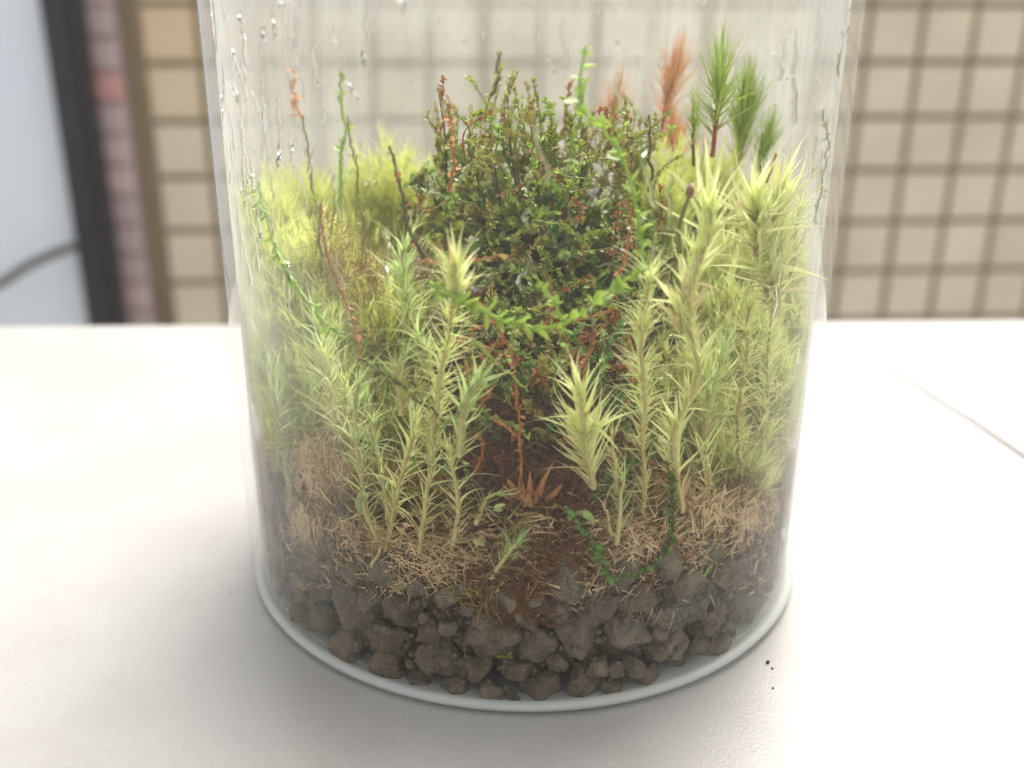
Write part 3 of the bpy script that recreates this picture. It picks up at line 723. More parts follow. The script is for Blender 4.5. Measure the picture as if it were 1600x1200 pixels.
tuft((980, 850), .0012, 'tangle of straw-coloured leaves below the pale bud at right of centre', 'tan', 170, .0046, .06, (.3, 0, .2), .9, (.0045, .001, .0025), bend=.6)
tuft((680, 885), .0010, 'tangle of straw-coloured rootlets over the stones left of centre', 'tan', 230, .0042, .055, (.5, 0, .1), .9, (.006, .001, .0022), bend=.7)
tuft((740, 930), .0010, 'brown-green rootlets hanging left of the dark peat column', 'olive', 130, .0038, .06, (.3, 0, -.1), .9, (.004, .001, .002), bend=.6)
tuft((610, 905), .0010, 'short brown rootlets above the tall left stone', 'tan', 80, .0032, .06, (-.3, 0, 0), .9, (.004, .001, .0015), bend=.6)
def litter(name, n, xs, ys, mkey, L, label, up=0.):
    x = rng.uniform(*xs, n); y = ys[0] + (ys[1]-ys[0])*rng.beta(1.6, 1.6, n) - .00012*(x-820)**2*.35
    P0 = np.array([atR(a, b_, rng.uniform(.0005, .0022)) for a, b_ in zip(x, y)])
    er = nrm(P0*np.array([1, 1, 0])); et = np.stack([-er[:, 1], er[:, 0], 0*er[:, 0]], 1)
    a = rng.normal(up, .75, n)*rng.choice([-1, 1], n); d = et*(np.cos(a)*rng.choice([-1, 1], n))[:, None] + np.array([[0, 0, 1.]])*np.sin(a)[:, None] - er*.12
    bag = Bag(); V, F, D = needles(P0, d, rng.normal(size=(n, 3)), L*rng.uniform(.3, 1.1, n), .0003*rng.uniform(.6, 1.5, n), rng.normal(0, .5, n), 5, .5, 'needle', None, rng.random(n)*.7, rng.normal(0, 1, n), rng.normal(0, .3, n), rng.normal(0, .3, n))
    V = inside(V); V[:, 2] = np.maximum(V[:, 2], .004); bag.add(V, F, D); tag(bag.build(name, MT[mkey]), label, 'plant litter', None, 'stuff')
litter('straw_litter', 1300, (430, 1210), (800, 935), 'tan', .0046, 'straw-coloured leaf litter strewn between moss and stones')
litter('olive_litter', 600, (420, 1220), (760, 925), 'olive', .0038, 'olive dead leaf bits mixed along the foot of the moss')
litter('rust_litter', 700, (690, 1010), (760, 985), 'felt', .0030, 'red-brown root bits on the front peat column')
tuft((1010, 940), .0008, 'loose brown rootlets dangling over the stone right of centre', 'tan', 26, .0045, .05, (.2, 0, -.8), .5, (.005, .0006, .001), bend=.4)
tuft((880, 930), .0008, 'brown rootlets crossing the peat at bottom centre', 'tan', 60, .0035, .05, (0, 0, -.2), 1., (.006, .0006, .002), bend=.6)
tuft((430, 800), .003, 'grey-green faded moss behind fogged glass at lower left', 'olive', 260, .0036, .08, (0, 0, .2), .8, (.003, .003, .004), cat='moss')
# orange bark-like flakes at the foot of the red stem
FLAKE = leaf_mat('orange_flake', (.62, .30, .11), (.50, .22, .08), (.3, .12, .04), (.70, .38, .16), .3, .6, .3)
fr_ = empty('orange_flake_tuft', tuple(atR(822, 775, .003)), 'orange-brown upright papery flakes at the foot of the red stem', 'dead leaves')
for k, (x, y, lx) in enumerate(((808,782,-.15),(815,785,-.05),(824,788,.03),(833,785,.1),(840,780,.22),(802,782,-.5),(852,775,.75),(828,780,.0),(818,776,-.1))):
    V, F, D = needles(atR(x, y+rng.uniform(-8, 8), .003+rng.uniform(-.001, .001))[None], np.array([[lx*1.2, rng.normal(0, .1), 1.]]), np.array([[0., -1, 0]]), rng.uniform(.0032, .0056), rng.uniform(.0008, .0015), rng.uniform(-.2, .3), 7, .9, 'round' if k % 3 == 0 else 'needle', rng.random(1), rng.random()*.6, rng.normal(0, .7), rng.normal(0, .12), rng.normal(0, .12))
    link('flake', mesh('flake', inside(V), F, FLAKE, D), fr_)

# ================================================================== THE HERO SHOOTS (pointed leaves)
H = 'pointed-leaf moss shoots standing close to the glass'
shoot([(592,845),(574,800),(566,745),(558,690),(556,640),(562,600)], .0014, 'pale green shoot above the tan fringe, with a fan of whitish leaf points', 'fresh', 75, .0050, 34, H, .2, r=.0008)
shoot([(604,810),(603,760),(592,700),(585,650),(580,618)], .0026, 'fresh green shoot directly behind the whitish fan shoot at left', 'fresh', 70, .0046, 34, H, .3, r=.0007)
shoot([(603,860),(615,800),(628,745),(640,700),(646,655)], .0018, 'olive-yellow feathery shoot leaning right, beside the whitish fan shoot', 'pale', 85, .0050, 44, H, .5)
shoot([(655,862),(659,810),(664,760),(671,715),(678,690)], .0010, 'slim pale shoot with narrow leaves above the straw tangle left of centre', 'pale', 60, .0042, 36, H, .2, r=.0006)
shoot([(672,720),(682,660),(690,610),(696,570),(708,520),(716,470),(714,425)], .0016, 'tall tan-centred shoot at left of the dark hollow, reaching the crossing stems', 'pale', 150, .0046, 42, H, .45, r=.0007)
shoot([(708,480),(713,440),(712,405)], .0016, 'starry cream tuft topping the tall shoot left of the dark hollow', 'pale', 22, .0050, 40, H, .1, leafshape='bold')
shoot([(716,715),(722,670),(735,630),(752,600)], .0010, 'bright green starburst shoot just left of the dark hollow', 'fresh', 36, .0056, 38, H, .35, r=.0006, leafshape='bold')
shoot([(704,868),(712,815),(712,770),(708,728),(704,700)], .0012, 'thin pale shoot directly below the bright green starburst', 'pale', 60, .0042, 40, H, .3, r=.0005)
shoot([(628,650),(625,600),(632,565)], .0020, 'small greenish shoot with cream points left of the tall tan-centred shoot', 'fresh', 34, .0046, 40, H, .3)
shoot([(668,590),(664,555),(650,528)], .0026, 'soft green plume curling left beside the tall tan-centred shoot', 'fresh', 36, .0048, 30, H, .3)
shoot([(928,762),(921,725),(915,690),(908,650),(902,618)], .0008, 'big pale shoot with sweeping curved leaves, right edge of the dark hollow', 'pale', 62, .0064, 38, H, .25, r=.0008, leafshape='bold')
shoot([(1003,800),(1002,720),(1001,650),(997,590),(990,530),(998,470),(1000,430)], .0016, 'tall dense bottlebrush shoot right of the dark hollow', 'pale', 190, .0048, 48, H, .5, r=.0008)
shoot([(1066,800),(1058,745),(1052,700),(1060,650),(1080,610),(1090,575),(1078,540),(1070,500)], .0008, 'zigzag pale shoot rising above the tan dead leaf spray at right', 'pale', 125, .0054, 36, H, .35, r=.0008, leafshape='bold')
shoot([(1068,520),(1075,470),(1092,420),(1106,370),(1112,330)], .0008, 'brightest yellow shoot with long bold leaves at upper right', 'pale', 60, .0074, 36, H, .05, r=.0009, leafshape='bold')
shoot([(1100,690),(1104,640),(1112,590),(1125,545)], .0026, 'green-tinted shoot half hidden behind the zigzag shoot', 'fresh', 70, .0048, 36, H, .4)
shoot([(1108,780),(1102,720),(1100,690)], .0018, 'olive lower shoot between zigzag shoot and dead leaf spray', 'pale', 40, .0050, 36, H, .7)
shoot([(965,790),(967,740),(963,700),(968,675)], .0012, 'small pale shoot with pinkish tip beside the sweeping-leaf shoot', 'pale', 36, .0034, 38, H, .3)
shoot([(962,850),(966,815),(972,775),(976,755)], .0008, 'short fat whitish-green bud shoot right of the light green bud', 'fresh', 40, .0044, 24, H, .2, r=.0008)
shoot([(1006,792),(1008,770),(1010,755)], .0010, 'tiny fan-shaped shoot between the bud shoot and the zigzag shoot', 'pale', 18, .0038, 44, H, .4)
shoot([(768,905),(785,880),(800,860),(815,845)], .0008, 'green plume lying low and leaning right beside the peat column', 'fresh', 50, .0042, 30, H, .4)
shoot([(742,820),(752,800),(768,780)], .0008, 'small white-green sprout at the left foot of the dark hollow', 'fresh', 18, .0036, 34, H, .2)
shoot([(582,885),(588,862),(596,838)], .0006, 'little dried tan sprig below the whitish fan shoot', 'tan', 18, .0022, 50, H, .2, r=.0003)
shoot([(962,838),(952,815),(948,790)], .0006, 'little dried tan sprig beside the light green bud', 'tan', 18, .0024, 50, H, .2, r=.0003)
shoot([(930,870),(945,900),(955,925)], .0008, 'brown withered shoot hanging down right of the peat column', 'tan', 18, .0036, 40, H, .4)
shoot([(1160,780),(1152,700),(1152,620),(1158,550),(1162,480)], .0050, 'faded yellowish shoot near the right glass, left of the pair', 'pale', 150, .0046, 46, H, .5)
shoot([(1200,790),(1195,700),(1196,620),(1200,540),(1208,460),(1208,400)], .0034, 'tall faded shoot nearest the right glass, under the yellow mop', 'pale', 190, .0046, 42, H, .5, r=.001)
shoot([(1206,480),(1210,420),(1214,370),(1222,320)], .0030, 'big yellow mop of long leaves at the upper right glass', 'pale', 130, .0075, 44, H, .12, r=.0012, leafshape='bold')
shoot([(1182,400),(1180,360),(1178,320)], .0030, 'bushy yellow tuft left of the yellow mop at upper right', 'pale', 60, .0072, 46, H, .12, r=.001, leafshape='bold')
shoot([(1240,440),(1250,380),(1258,330)], .0040, 'yellow tuft pressed against the right wall of the jar', 'pale', 80, .0056, 34, H, .15, r=.001)
shoot([(485,690),(497,630),(507,570),(500,510)], .0060, 'blurry broad green plume in the left part of the jar', 'fresh', 90, .0064, 34, H, .3)
shoot([(530,690),(520,630),(510,560)], .0050, 'blurry yellow-green plume right of the broad green plume', 'pale', 80, .0058, 34, H, .3)
shoot([(432,740),(440,690),(436,630),(425,580)], .0018, 'faded grey-green shoot nearest the left glass', 'fresh', 80, .0052, 38, H, .4)
shoot([(452,800),(450,760),(445,725)], .0014, 'drooping green sprig beside the large tan dead clump', 'fresh', 36, .0040, 30, H, .3)
shoot([(640,520),(635,470),(628,420),(630,395)], .0060, 'pale spiky shoot under the brown twiggy stem at upper left', 'fresh', 90, .0050, 36, H, .2)
shoot([(560,720),(548,660),(540,600)], .0060, 'olive plume behind the whitish fan shoot', 'pale', 70, .0050, 36, H, .5)

# light green leaf buds
def bud(px, ang, label, s=1.):
    P = atR(px[0], px[1], .0006); k_ = 5; a_ = ang + rng.normal(0, .22, k_); d = np.stack([np.sin(a_), -.15+rng.normal(0, .1, k_), np.cos(a_)], 1)
    P0 = P[None] + rng.normal(0, .00025, (k_, 3)) - d*.0010*s; l_ = .0026*s*rng.uniform(.6, 1.1, k_)
    V, F, D = needles(P0, d, np.array([[0, 1., .2]]), l_, l_*rng.uniform(.32, .55, k_), rng.uniform(-.1, .3, k_), 6, .5, 'round', None, rng.random(k_)*.5, rng.normal(0, .5, k_), 0., rng.normal(0, .15, k_))
    tag(link('leaf_bud', mesh('leaf_bud', inside(V, RI-.0002), F, MT['fresh'], D)), label, 'bud', 'light green buds near the peat')
bud((918,808), -.75, 'largest light green bud, right of the peat column')
bud((745,846), -.6, 'small light green bud, left of the peat column', .7)
bud((567,783), .1, 'long green bud inside the whitish fan shoot', 1.35)
bud((778,796), 1.2, 'tiny pale bud pointing right under the dark hollow', .6)
P = atR(790, 1028, .0003); V, F, D = needles(np.repeat(P[None], 4, 0), np.array([[1, 0, .7], [-1, 0, -.1], [.9, 0, -.1], [.2, 0, 1.]]), np.array([[0, 0, 1.]]*4), np.array([.0014, .0015, .001, .0009]), np.array([.0011, .0013, .0009, .0007]), .1, 4, .1, 'round', .3, .1)
tag(link('leaf_fragment', mesh('leaf_fragment', inside(V, RI-.0002), F, MT['lime'], D)), 'bright green leaf fragment stuck to the glass low among the stones', 'leaf')

# ================================================================== CREEPING STEMS (round leaves in two rows)
G = 'thin creeping stems with small round leaves'
string([(404,283),(415,330),(432,380),(455,425),(480,460),(508,500),(540,530)], .0010, 'long bright green stem sloping down the left glass, its upper stretch', 'bright', 'stem_bright', L=.0016, step=.0007, r=.00028, group=G)
string([(560,560),(600,590),(640,620),(680,655),(705,690),(722,730),(755,765)], .0008, 'bluish green stem crossing in front of the left shoots', 'deep', 'stem_dark', group=G)
string([(672,440),(700,458),(740,478),(790,500),(850,512),(900,498),(940,470),(980,440),(1012,420)], .0008, 'bright green stem hanging in an arc across the jar middle', mkey='bright', stem='stem_bright', step=.0006, L=.0021, r=.00032, wild=.3, group=G)
string([(1020,470),(1010,420),(1002,360),(990,300),(972,245),(945,200),(915,165),(910,130),(914,72)], .0060, 'tallest bright green stem right of centre with its tip up high', 'bright', 'stem_bright', step=.0007, L=.0018, r=.0003, wild=.3, group=G)
string([(880,520),(868,480),(848,445),(838,430)], .0020, 'short green side stem rising from the hanging arc', 'bright', 'stem_bright', L=.0014, group=G)
string([(912,150),(903,190),(896,230),(885,275)], .0080, 'yellow-green side branch under the tip of the tallest stem', group=G, L=.0010)
string([(530,330),(536,270),(543,210),(536,160),(533,118)], .0060, 'straight green stem with a bud-like tip at upper left', 'bright', 'stem_bright', group=G, L=.0016, step=.0010, r=.00034)
string([(566,400),(562,330),(558,270),(548,215),(542,182)], .0040, 'olive stem just right of the straight green stem', 'olive', 'stem_green', group=G, step=.0016)
string([(530,470),(508,400),(498,330),(487,270),(478,215),(473,180)], .0012, 'dark green stem at upper left with an orange tip above it', 'lime', 'stem_green', group=G, step=.0011, r=.00026, wild=.6)
string([(474,185),(468,155),(463,125),(461,106)], .0012, 'orange dried tip on the dark green stem at upper left', 'peach', 'stem_peach', group=G, step=.0005, L=.0011, wild=.6)
string([(662,400),(645,360),(628,310),(617,270),(608,228)], .0030, 'brown twiggy stem with orange tip left of the dark mound', 'rust', 'stem_dark', group=G, step=.0009, L=.0010, wild=.8, r=.0003)
string([(815,770),(812,700),(809,640),(806,590),(790,540),(768,500),(748,470)], .0030, 'red-brown stem rising through the middle of the dark hollow', 'rust', 'stem_orange', group=G, step=.0005, L=.0008, wild=.9, r=.00018)
string([(805,680),(785,662),(770,655)], .0030, 'short orange side twig on the red-brown stem', 'rust', 'stem_orange', group=G, step=.0012, L=.0006, wild=.8, r=.0002)
string([(745,735),(747,700),(744,675)], .0016, 'tiny red twig left of the red-brown stem', 'rust', 'stem_red', group=G, step=.0008, L=.0006, wild=.8, r=.0002)
string([(908,620),(912,575),(925,535),(940,508)], .0020, 'orange curled stem above the sweeping-leaf shoot', 'rust', 'stem_orange', group=G, step=.0009, L=.0008, wild=.8)
string([(965,470),(972,410),(982,350),(980,310)], .0050, 'rusty stem beside the tallest green stem', 'rust', 'stem_orange', group=G, step=.0007, L=.0010, wild=.8)
string([(740,530),(770,560),(800,590),(825,612)], .0014, 'yellowish stem sloping into the dark hollow', 'olive', 'stem_lime', group=G, step=.0008, L=.0008)
string([(665,408),(700,405),(740,405),(785,398)], .0040, 'olive stem lying level above the starry cream tuft', 'olive', 'stem_orange', group=G, step=.0008, wild=.6)
string([(735,515),(790,505),(850,515),(905,505),(960,480)], .0030, 'thin brown stem running level below the hanging arc', 'olive', 'stem_orange', group=G, step=.0013, L=.0007, wild=.8)
string([(880,790),(905,830),(925,860),(940,905),(975,903),(1015,890),(1045,850),(1050,780),(1040,720)], .0002, 'dark green mossy strand looping over the stones at right of centre', 'vivid', 'stem_dark', group=G, step=.00018, L=.0011, wild=1.2)
string([(920,780),(950,750),(985,725),(1015,700),(1030,670)], .0020, 'deep green strand behind the small pinkish-tip shoot', 'vivid', 'stem_dark', group=G, step=.00025, L=.0013, wild=1.2)
string([(1276,350),(1284,290),(1290,230),(1286,172)], .0006, 'green stem creeping up the right glass, lower one', 'olive', 'stem_lime', group=G, step=.0008, L=.0010)
string([(1311,120),(1316,60),(1322,-20),(1326,-60)], .0006, 'green stem creeping up the right glass, topmost one', 'lime', 'stem_lime', group=G, step=.0009, L=.0011)
string([(500,318),(508,370),(525,430),(548,490),(566,560)], .0022, 'reddish brown stem slanting down inside the left moss', 'rust', 'stem_orange', group=G, step=.0007, L=.0011, wild=.7)
string([(768,150),(777,115),(783,82)], .0100, 'thin olive twig standing highest above the mound, left of its middle', 'olive', 'stem_dark', group=G, step=.0010, L=.0009, wild=.7)
string([(1012,300),(1020,240),(1014,180)], .0120, 'dark droplet-hung stem between the tallest green stem and the haircap', 'olive', 'stem_dark', group=G, step=.0012, L=.0010, wild=.7)
string([(700,300),(712,240),(704,190),(698,148)], .0120, 'pale orange flecked stem at the left shoulder of the mound', 'peach', 'stem_orange', group=G, step=.0008, L=.0010, wild=.7)
string([(1100,900),(1112,850),(1108,800),(1120,750)], .0012, 'yellow-green stem beside the pinkish tan fan', 'lime', 'stem_lime', group=G, step=.0008, L=.0010, wild=.5)
string([(640,740),(660,700),(700,660),(735,640)], .0020, 'fine green stem leaning right behind the bright starburst', 'lime', 'stem_lime', group=G, step=.0008, L=.0010, wild=.5)
string([(1048,440),(1020,520),(1000,560)], .0040, 'dark thin stem trailing behind the bottlebrush shoot', 'olive', 'stem_dark', group=G, step=.0012, L=.0008)
string([(672,640),(640,600),(600,560),(570,525),(545,500)], .0035, 'brown green stem sloping behind the green plume', 'olive', 'stem_dark', group=G, step=.0009, L=.0010)

# spore capsule
P = [atR(x, y, .002) for x, y in ((1062,395),(1060,360),(1068,330),(1076,308))]
sp_ = empty('spore_stalk', tuple(P[0]), 'green spore stalk with a brown wet capsule left of the brightest shoot', 'spore capsule')
V, F, D = tubes(spline(P, 14), .0004, .00025, 7); link('stalk', mesh('stalk', V, F, rough_mat('spore_stalk_green', (.16, .18, .03), (.10, .11, .02), 300, .4)), sp_)
V = IV2*np.array([.00055, .00055, .0009]) + atR(1078, 300, .002) ; link('capsule', mesh('capsule', V, IF2, rough_mat('brown_capsule', (.36, .17, .04), (.10, .04, .015), 900, .3)), sp_)
V = IV2*np.array([.0007, .0006, .0010]) + atR(1080, 298, .0021); link('water_bead', mesh('water_bead', V, IF2, WATER), sp_)
P = [atR(x, y, .002) for x, y in ((1196,285),(1205,262),(1213,240))]
V, F, D = tubes(spline(P, 8), .00035, .0002, 6); tag(link('brown_twig', mesh('brown_twig', V, F, MT['stem_orange'])), 'short rust-brown twig sticking out of the yellow tuft at upper right', 'twig')

# ================================================================== HAIRCAP SHOOTS (red stem, long needle stars)
def haircap(px, Y, label, n, L, spread, mkey='hair', stem='stem_red', r=.0004):
    path = spline([atY(x, y, Y) for x, y in px], 20)
    n = int(n*1.8); L = L*1.1
    root = empty('haircap_moss_shoot', path[0], label, 'moss shoot', 'needle-star shoots at the back of the jar')
    V, F, D = tubes(path, r, r*.8, 6); link('stem', mesh('stem', V, F, MT[stem]), root)
    tg, a, b_ = frame(path); s = np.clip(rng.beta(3.2, 1.0, n), .05, .995); i = np.clip((s*19).astype(int), 0, 18)
    az = np.arange(n)*2.39996; R = a[i]*np.cos(az)[:, None]+b_[i]*np.sin(az)[:, None]
    th = np.radians(np.where(s > .75, spread*(1.05-s)*3.0+6, spread) + rng.normal(0, 6, n))[:, None]
    D = tg[i]*np.cos(th)+R*np.sin(th); ln = L*rng.uniform(.7, 1.1, n)
    f = (s*19-i)[:, None]; P = path[i]*(1-f)+path[i+1]*f
    place_leaves(root, P, D, tg[i], ln, mkey, 'hair', rng.random(n), np.clip(rng.normal(.1, .12, n)+(s < .4)*.4, 0, .9))
haircap([(1113,245),(1118,200),(1122,160),(1124,128)], .000, 'tall haircap shoot with red stem and green needle star at upper right', 62, .0088, 52)
haircap([(1150,300),(1153,255),(1158,215),(1162,180)], .022, 'blurred green haircap shoot right of the red-stemmed one', 90, .0105, 34, r=.0003)
haircap([(1186,300),(1188,260),(1196,225)], .016, 'short blurred haircap shoot nearest the right wall', 60, .0070, 34, stem='stem_dark', r=.0003)
haircap([(1084,260),(1083,220),(1085,180)], .006, 'small dark haircap shoot left of the red-stemmed one', 36, .0050, 40, stem='stem_dark', r=.0003)
haircap([(1030,220),(1040,170),(1052,120)], .024, 'blurred reddish haircap shoot behind the tallest green stem', 60, .0085, 40, 'peach', 'stem_red', .0003)
haircap([(1060,300),(1058,260),(1054,220)], .028, 'blurred orange wispy shoot behind the olive cushion', 60, .0090, 60, 'peach', 'stem_orange', .0003)
haircap([(940,260),(950,210),(960,165)], .024, 'blurred orange shoot behind the tallest green stem, lower one', 50, .0075, 50, 'peach', 'stem_orange', .0003)

# ================================================================== THE DARK MOUND in the middle and the cushions round it
def mound(name, shoots, mkeys, leafL, per, label, cat='moss mound'):
    root = empty(name, tuple(np.mean([s_[0] for s_ in shoots], 0)), label, cat)
    bags = {k: Bag() for k in mkeys}; sb = Bag()
    for (p0, p1) in shoots:
        mk = mkeys[rng.integers(len(mkeys))]
        mid = (p0+p1)/2 + rng.normal(0, .0012, 3); path = spline([p0, mid, p1], 12)
        V, F, D = tubes(path, .00013, .00008, 4); sb.add(V, F, D)
        n = per; s = rng.random(n)**.7; i = np.clip((s*11).astype(int), 0, 10); f = (s*11-i)[:, None]
        P = path[i]*(1-f)+path[i+1]*f; tg, a, b_ = frame(path); az = rng.uniform(0, 6.28, n)
        R = a[i]*np.cos(az)[:, None]+b_[i]*np.sin(az)[:, None]; th = np.radians(rng.normal(62, 18, n))[:, None]
        D = tg[i]*np.cos(th)+R*np.sin(th); ln = leafL*rng.uniform(.6, 1.3, n)
        V, F, DD = needles(P, D, tg[i], ln, ln*rng.uniform(.55, .85, n), rng.normal(.25, .25, n), 3, .55, 'round', None, np.clip(rng.normal(.12, .2, n), 0, .9))
        bags[mk].add(inside(V), F, DD)
    tag(sb.build('stems', MT['stem_green'], root), kind='stuff')
    for k, bg_ in bags.items():
        if bg_.V: tag(bg_.build('foliage', MT[k], root), kind='stuff')
    return root
def dome_shoots(C, rad, n, zmin, out=.006, core=.55, up=.4):
    L = []
    C = np.array(C); rad = np.array(rad)
    for k in range(n):
        d = nrm(rng.normal(size=3)); d[2] = abs(d[2])*1.0 - zmin*rng.random(); d = nrm(d)
        if d[1] > .35 and rng.random() < .6: d[1] *= -1
        p0 = C + d*rad*core; p1 = C + d*rad*(rng.uniform(.8, 1.05) if rng.random() < .75 else rng.uniform(1.05, 1.35)) + np.array([0, 0, out*rng.random()*up]) + rng.normal(0, .001, 3)
        L.append((p0, p1))
    return L
Cm = (atY(850, 380, .002))
mound('dark_moss_mound', dome_shoots(Cm, (.0165, .016, .0165), 190, .9) + dome_shoots(atY(985, 470, -.004), (.008, .008, .013), 70, .8) + dome_shoots(atY(700, 330, .008), (.008, .008, .010), 50, .6), ['deep', 'moss_green', 'vivid', 'sage', 'lime', 'bright', 'olive'], .00112, 62, 'dense dark green glossy small-leaved moss mound filling the jar centre')
sh = []
for k in range(130):
    x = rng.uniform(680, 1010); y = rng.uniform(240, 330); dy = rng.uniform(30, 165)*(1-abs(x-850)/420)
    Y = rng.uniform(-.006, .012); sh.append((atY(x, y, Y), atY(x+rng.normal(0, 18), y-dy, Y)))
mound('olive_moss_crown', sh, ['olive', 'olive', 'sage', 'moss_green', 'rust', 'moss_green', 'bright', 'lime', 'lime'], .0010, 34, 'loose olive and rusty shoots crowning the dark mound')
sh = []
for k in range(130):      # fine trailing stems tangled over the mound and across the hollow
    x = rng.uniform(690, 1020); y = rng.uniform(190, 640); Y = rng.uniform(-.022, -.012) if y < 480 else rng.uniform(-.036, -.024)
    a = rng.normal(0, 1.); l = rng.uniform(.004, .011)
    p = atY(x, y, Y); sh.append((p, p+l*np.array([math.sin(a)*rng.choice([-1, 1]), rng.normal(0, .25), math.cos(a)*.8])))
mound('trailing_tangle', sh, ['lime', 'bright', 'olive', 'rust', 'sage', 'lime', 'moss_green'], .00085, 26, 'fine trailing green and rusty stems tangled over the mound and hollow', 'moss tangle')
sh = []
for k in range(230):      # greenery in the hollow under the mound
    x = rng.uniform(720, 1020); y = rng.uniform(470, 780) ; Y = rng.uniform(-.041, -.027) if y > 560 else rng.uniform(-.028, -.010)
    p = atY(x, y, Y); sh.append((p, p+np.array([rng.normal(0, .003), -.001, rng.uniform(.002, .006)])))
mound('hollow_greenery', sh, ['deep', 'vivid', 'olive', 'rust'], .0011, 30, 'small dark green leafy sprigs in the shady hollow')
ROUND = leaf_mat('round_olive_leaf', (.26, .27, .06), (.22, .20, .05), (.30, .16, .05), (.34, .32, .10), .35, .3, .5)
V, F, D_ = None, None, None
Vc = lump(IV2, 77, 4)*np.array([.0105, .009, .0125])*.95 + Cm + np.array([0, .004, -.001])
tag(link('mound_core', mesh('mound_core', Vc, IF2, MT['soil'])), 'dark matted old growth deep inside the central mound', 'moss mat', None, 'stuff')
# big translucent round leaves standing out of the crown
rl = empty('round_leaf_sprig', tuple(atY(830, 230, -.006)), 'sprig of large translucent olive round leaves on top of the mound', 'leafy moss')
pts = [(828,178,.0032,.5),(686,140,.0018,-.9),(795,205,.0022,1.0),(772,246,.0028,-.7),(738,215,.0018,1.2)]
for x, y, s_, a_ in pts:
    P = atY(x, y, -.006); d = np.array([[math.sin(a_), -.45, math.cos(a_)]])
    V, F, D = needles(P[None]-d*s_*.5, d, np.array([[.5*a_, -1., .5]]), s_, s_*.7, .3, 8, .6, 'round', .6, .15)
    link('leaf', mesh('leaf', V, F, ROUND, D), rl)
bg_ = Bag()
for x, y, s_, a_ in pts:
    V, F, D = tubes(spline([atY(x, y+s_*4000, -.006), atY(x+8, y+60, -.005), atY(x+12, y+120, -.003)], 8), .00012, .00018, 5); bg_.add(V, F, D)
bg_.build('stems', MT['stem_dark'], rl)
# glossy specks: wet bright leaves
def cushion(name, blobs, mkey, label, L=.004, W=.12, n=9000, cat='moss cushion', age=.1):
    """blobs: list (x,y,Y, rx,ry,rz, n) of short spiky shoots pointing up and out"""
    bag = Bag(); 
    for (x, y, Y, rx, ry, rz, n_) in blobs:
        C = atY(x, y, Y); ns = n_//26
        q = nrm(rng.normal(size=(ns, 3))); q[:, 2] = np.abs(q[:, 2])*1.0-.35; q[:, 1] -= .25; q = nrm(q)
        T = nrm(q*np.array([.6, .5, .7]) + np.array([0, 0, 1.0]) + rng.normal(0, .15, (ns, 3)))
        T0 = C + q*np.array([rx, ry, rz])*rng.uniform(.45, 1., (ns, 1))
        sl = rng.random((ns, 26))*.010
        P = (T0[:, None] - T[:, None]*sl[..., None]).reshape(-1, 3); TT = np.repeat(T, 26, 0)
        R = nrm(np.cross(TT, rng.normal(size=TT.shape))); th = np.radians(12 + 38*np.clip(sl.reshape(-1)/.004, 0, 1)+rng.normal(0, 8, len(P)))[:, None]
        D = TT*np.cos(th)+R*np.sin(th); ln = L*rng.uniform(.6, 1.15, len(P))
        V, F, DD = needles(P, D, R, ln, ln*W, rng.normal(.1, .25, len(P)), 4, .4, 'needle', np.repeat(rng.random(ns), 26)*.6+rng.random(len(P))*.4, np.clip(sl.reshape(-1)/.010*.7+age-.15, 0, .9))
        bag.add(inside(V), F, DD)
    o = bag.build(name, MT[mkey], None); tag(o, label, cat, None, 'stuff'); return o
cushion('back_left_cushion', [(470,330,.016,.011,.010,.010,5200),(600,320,.020,.012,.010,.013,6000),(680,330,.026,.010,.008,.013,4000),(560,420,.010,.012,.008,.012,3500)], 'cushion', 'soft yellow-green moss cushion blurred at the back left', .0040, .09)
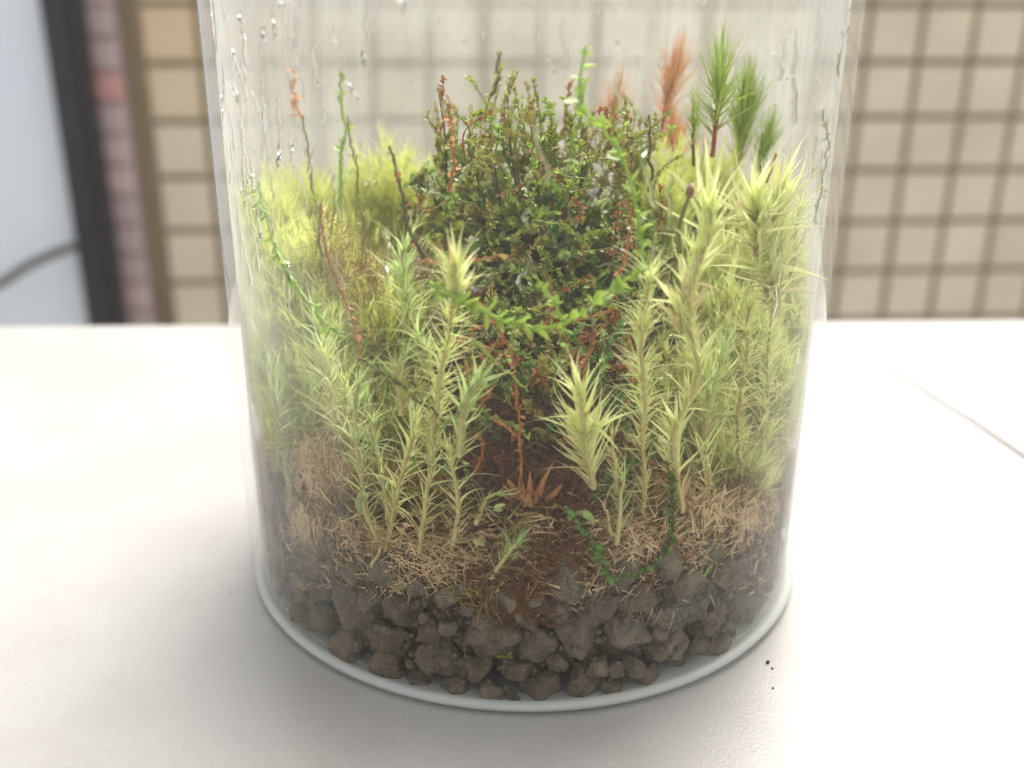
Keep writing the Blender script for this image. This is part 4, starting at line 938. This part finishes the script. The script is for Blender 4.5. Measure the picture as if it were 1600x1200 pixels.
cushion('left_cushion', [(415,350,.002,.005,.010,.010,4500),(440,430,-.008,.006,.008,.010,4500),(500,420,-.010,.006,.006,.010,3000),(430,400,-.002,.007,.010,.012,5000),(470,480,-.012,.008,.008,.012,5200),(430,560,-.014,.006,.008,.014,4500),(520,560,-.018,.009,.006,.012,4200),(600,520,-.014,.009,.006,.014,4500),(470,640,-.022,.010,.005,.010,3500),(580,650,-.022,.012,.004,.010,3500)], 'cushion', 'pale mass of spiky moss along the left glass', .0044, .09)
cushion('back_right_cushion', [(1040,290,.016,.009,.008,.010,3800),(1110,310,.018,.008,.008,.011,3200),(1160,380,.012,.008,.008,.012,3000),(1030,330,.006,.006,.006,.010,2600)], 'cushion', 'blurred olive green cushion at the back right', .0032, .16)
cushion('right_cushion', [(1060,480,-.004,.008,.007,.013,3600),(1130,450,.0,.008,.008,.012,3000),(1245,540,-.004,.004,.008,.014,2600),(1200,420,.004,.008,.009,.012,3600),(1150,520,-.010,.009,.007,.014,3600),(1200,620,-.014,.007,.008,.014,3600),(1050,620,-.022,.011,.005,.014,3400),(1130,720,-.024,.010,.005,.010,3000),(990,640,-.024,.006,.004,.012,1800)], 'pale', 'pale mass of spiky moss along the right glass', .0045, .11, age=.12)
cushion('low_moss_thatch', [(640,760,-.034,.012,.003,.006,3000),(560,780,-.031,.010,.004,.006,2400),(1010,790,-.034,.010,.003,.006,2400),(720,800,-.036,.008,.003,.005,1500),(1100,770,-.028,.010,.004,.007,2400),(430,720,-.014,.005,.006,.010,2200),(1210,740,-.010,.004,.006,.010,2200)], 'olive', 'dull olive and brown moss thatch just above the stones', .0034, .12, age=.5)

# soil crumbs on the table
for (x, y, s_, lb) in ((1199,1036,.00036,'larger dark soil crumb on the table right of the jar'),(1207,1045,.00022,'tiny dark soil crumb just beside the larger one'),(1208,1076,.00020,'faint brown crumb below the two dark crumbs')):
    V = lump(IV2, int(x))*s_; P = atZ(x, y, .0); P[2] = s_*.6
    tag(link('soil_crumb', mesh('soil_crumb', V+P, IF2, MT['soil'])), lb, 'crumb', 'soil crumbs on the table')
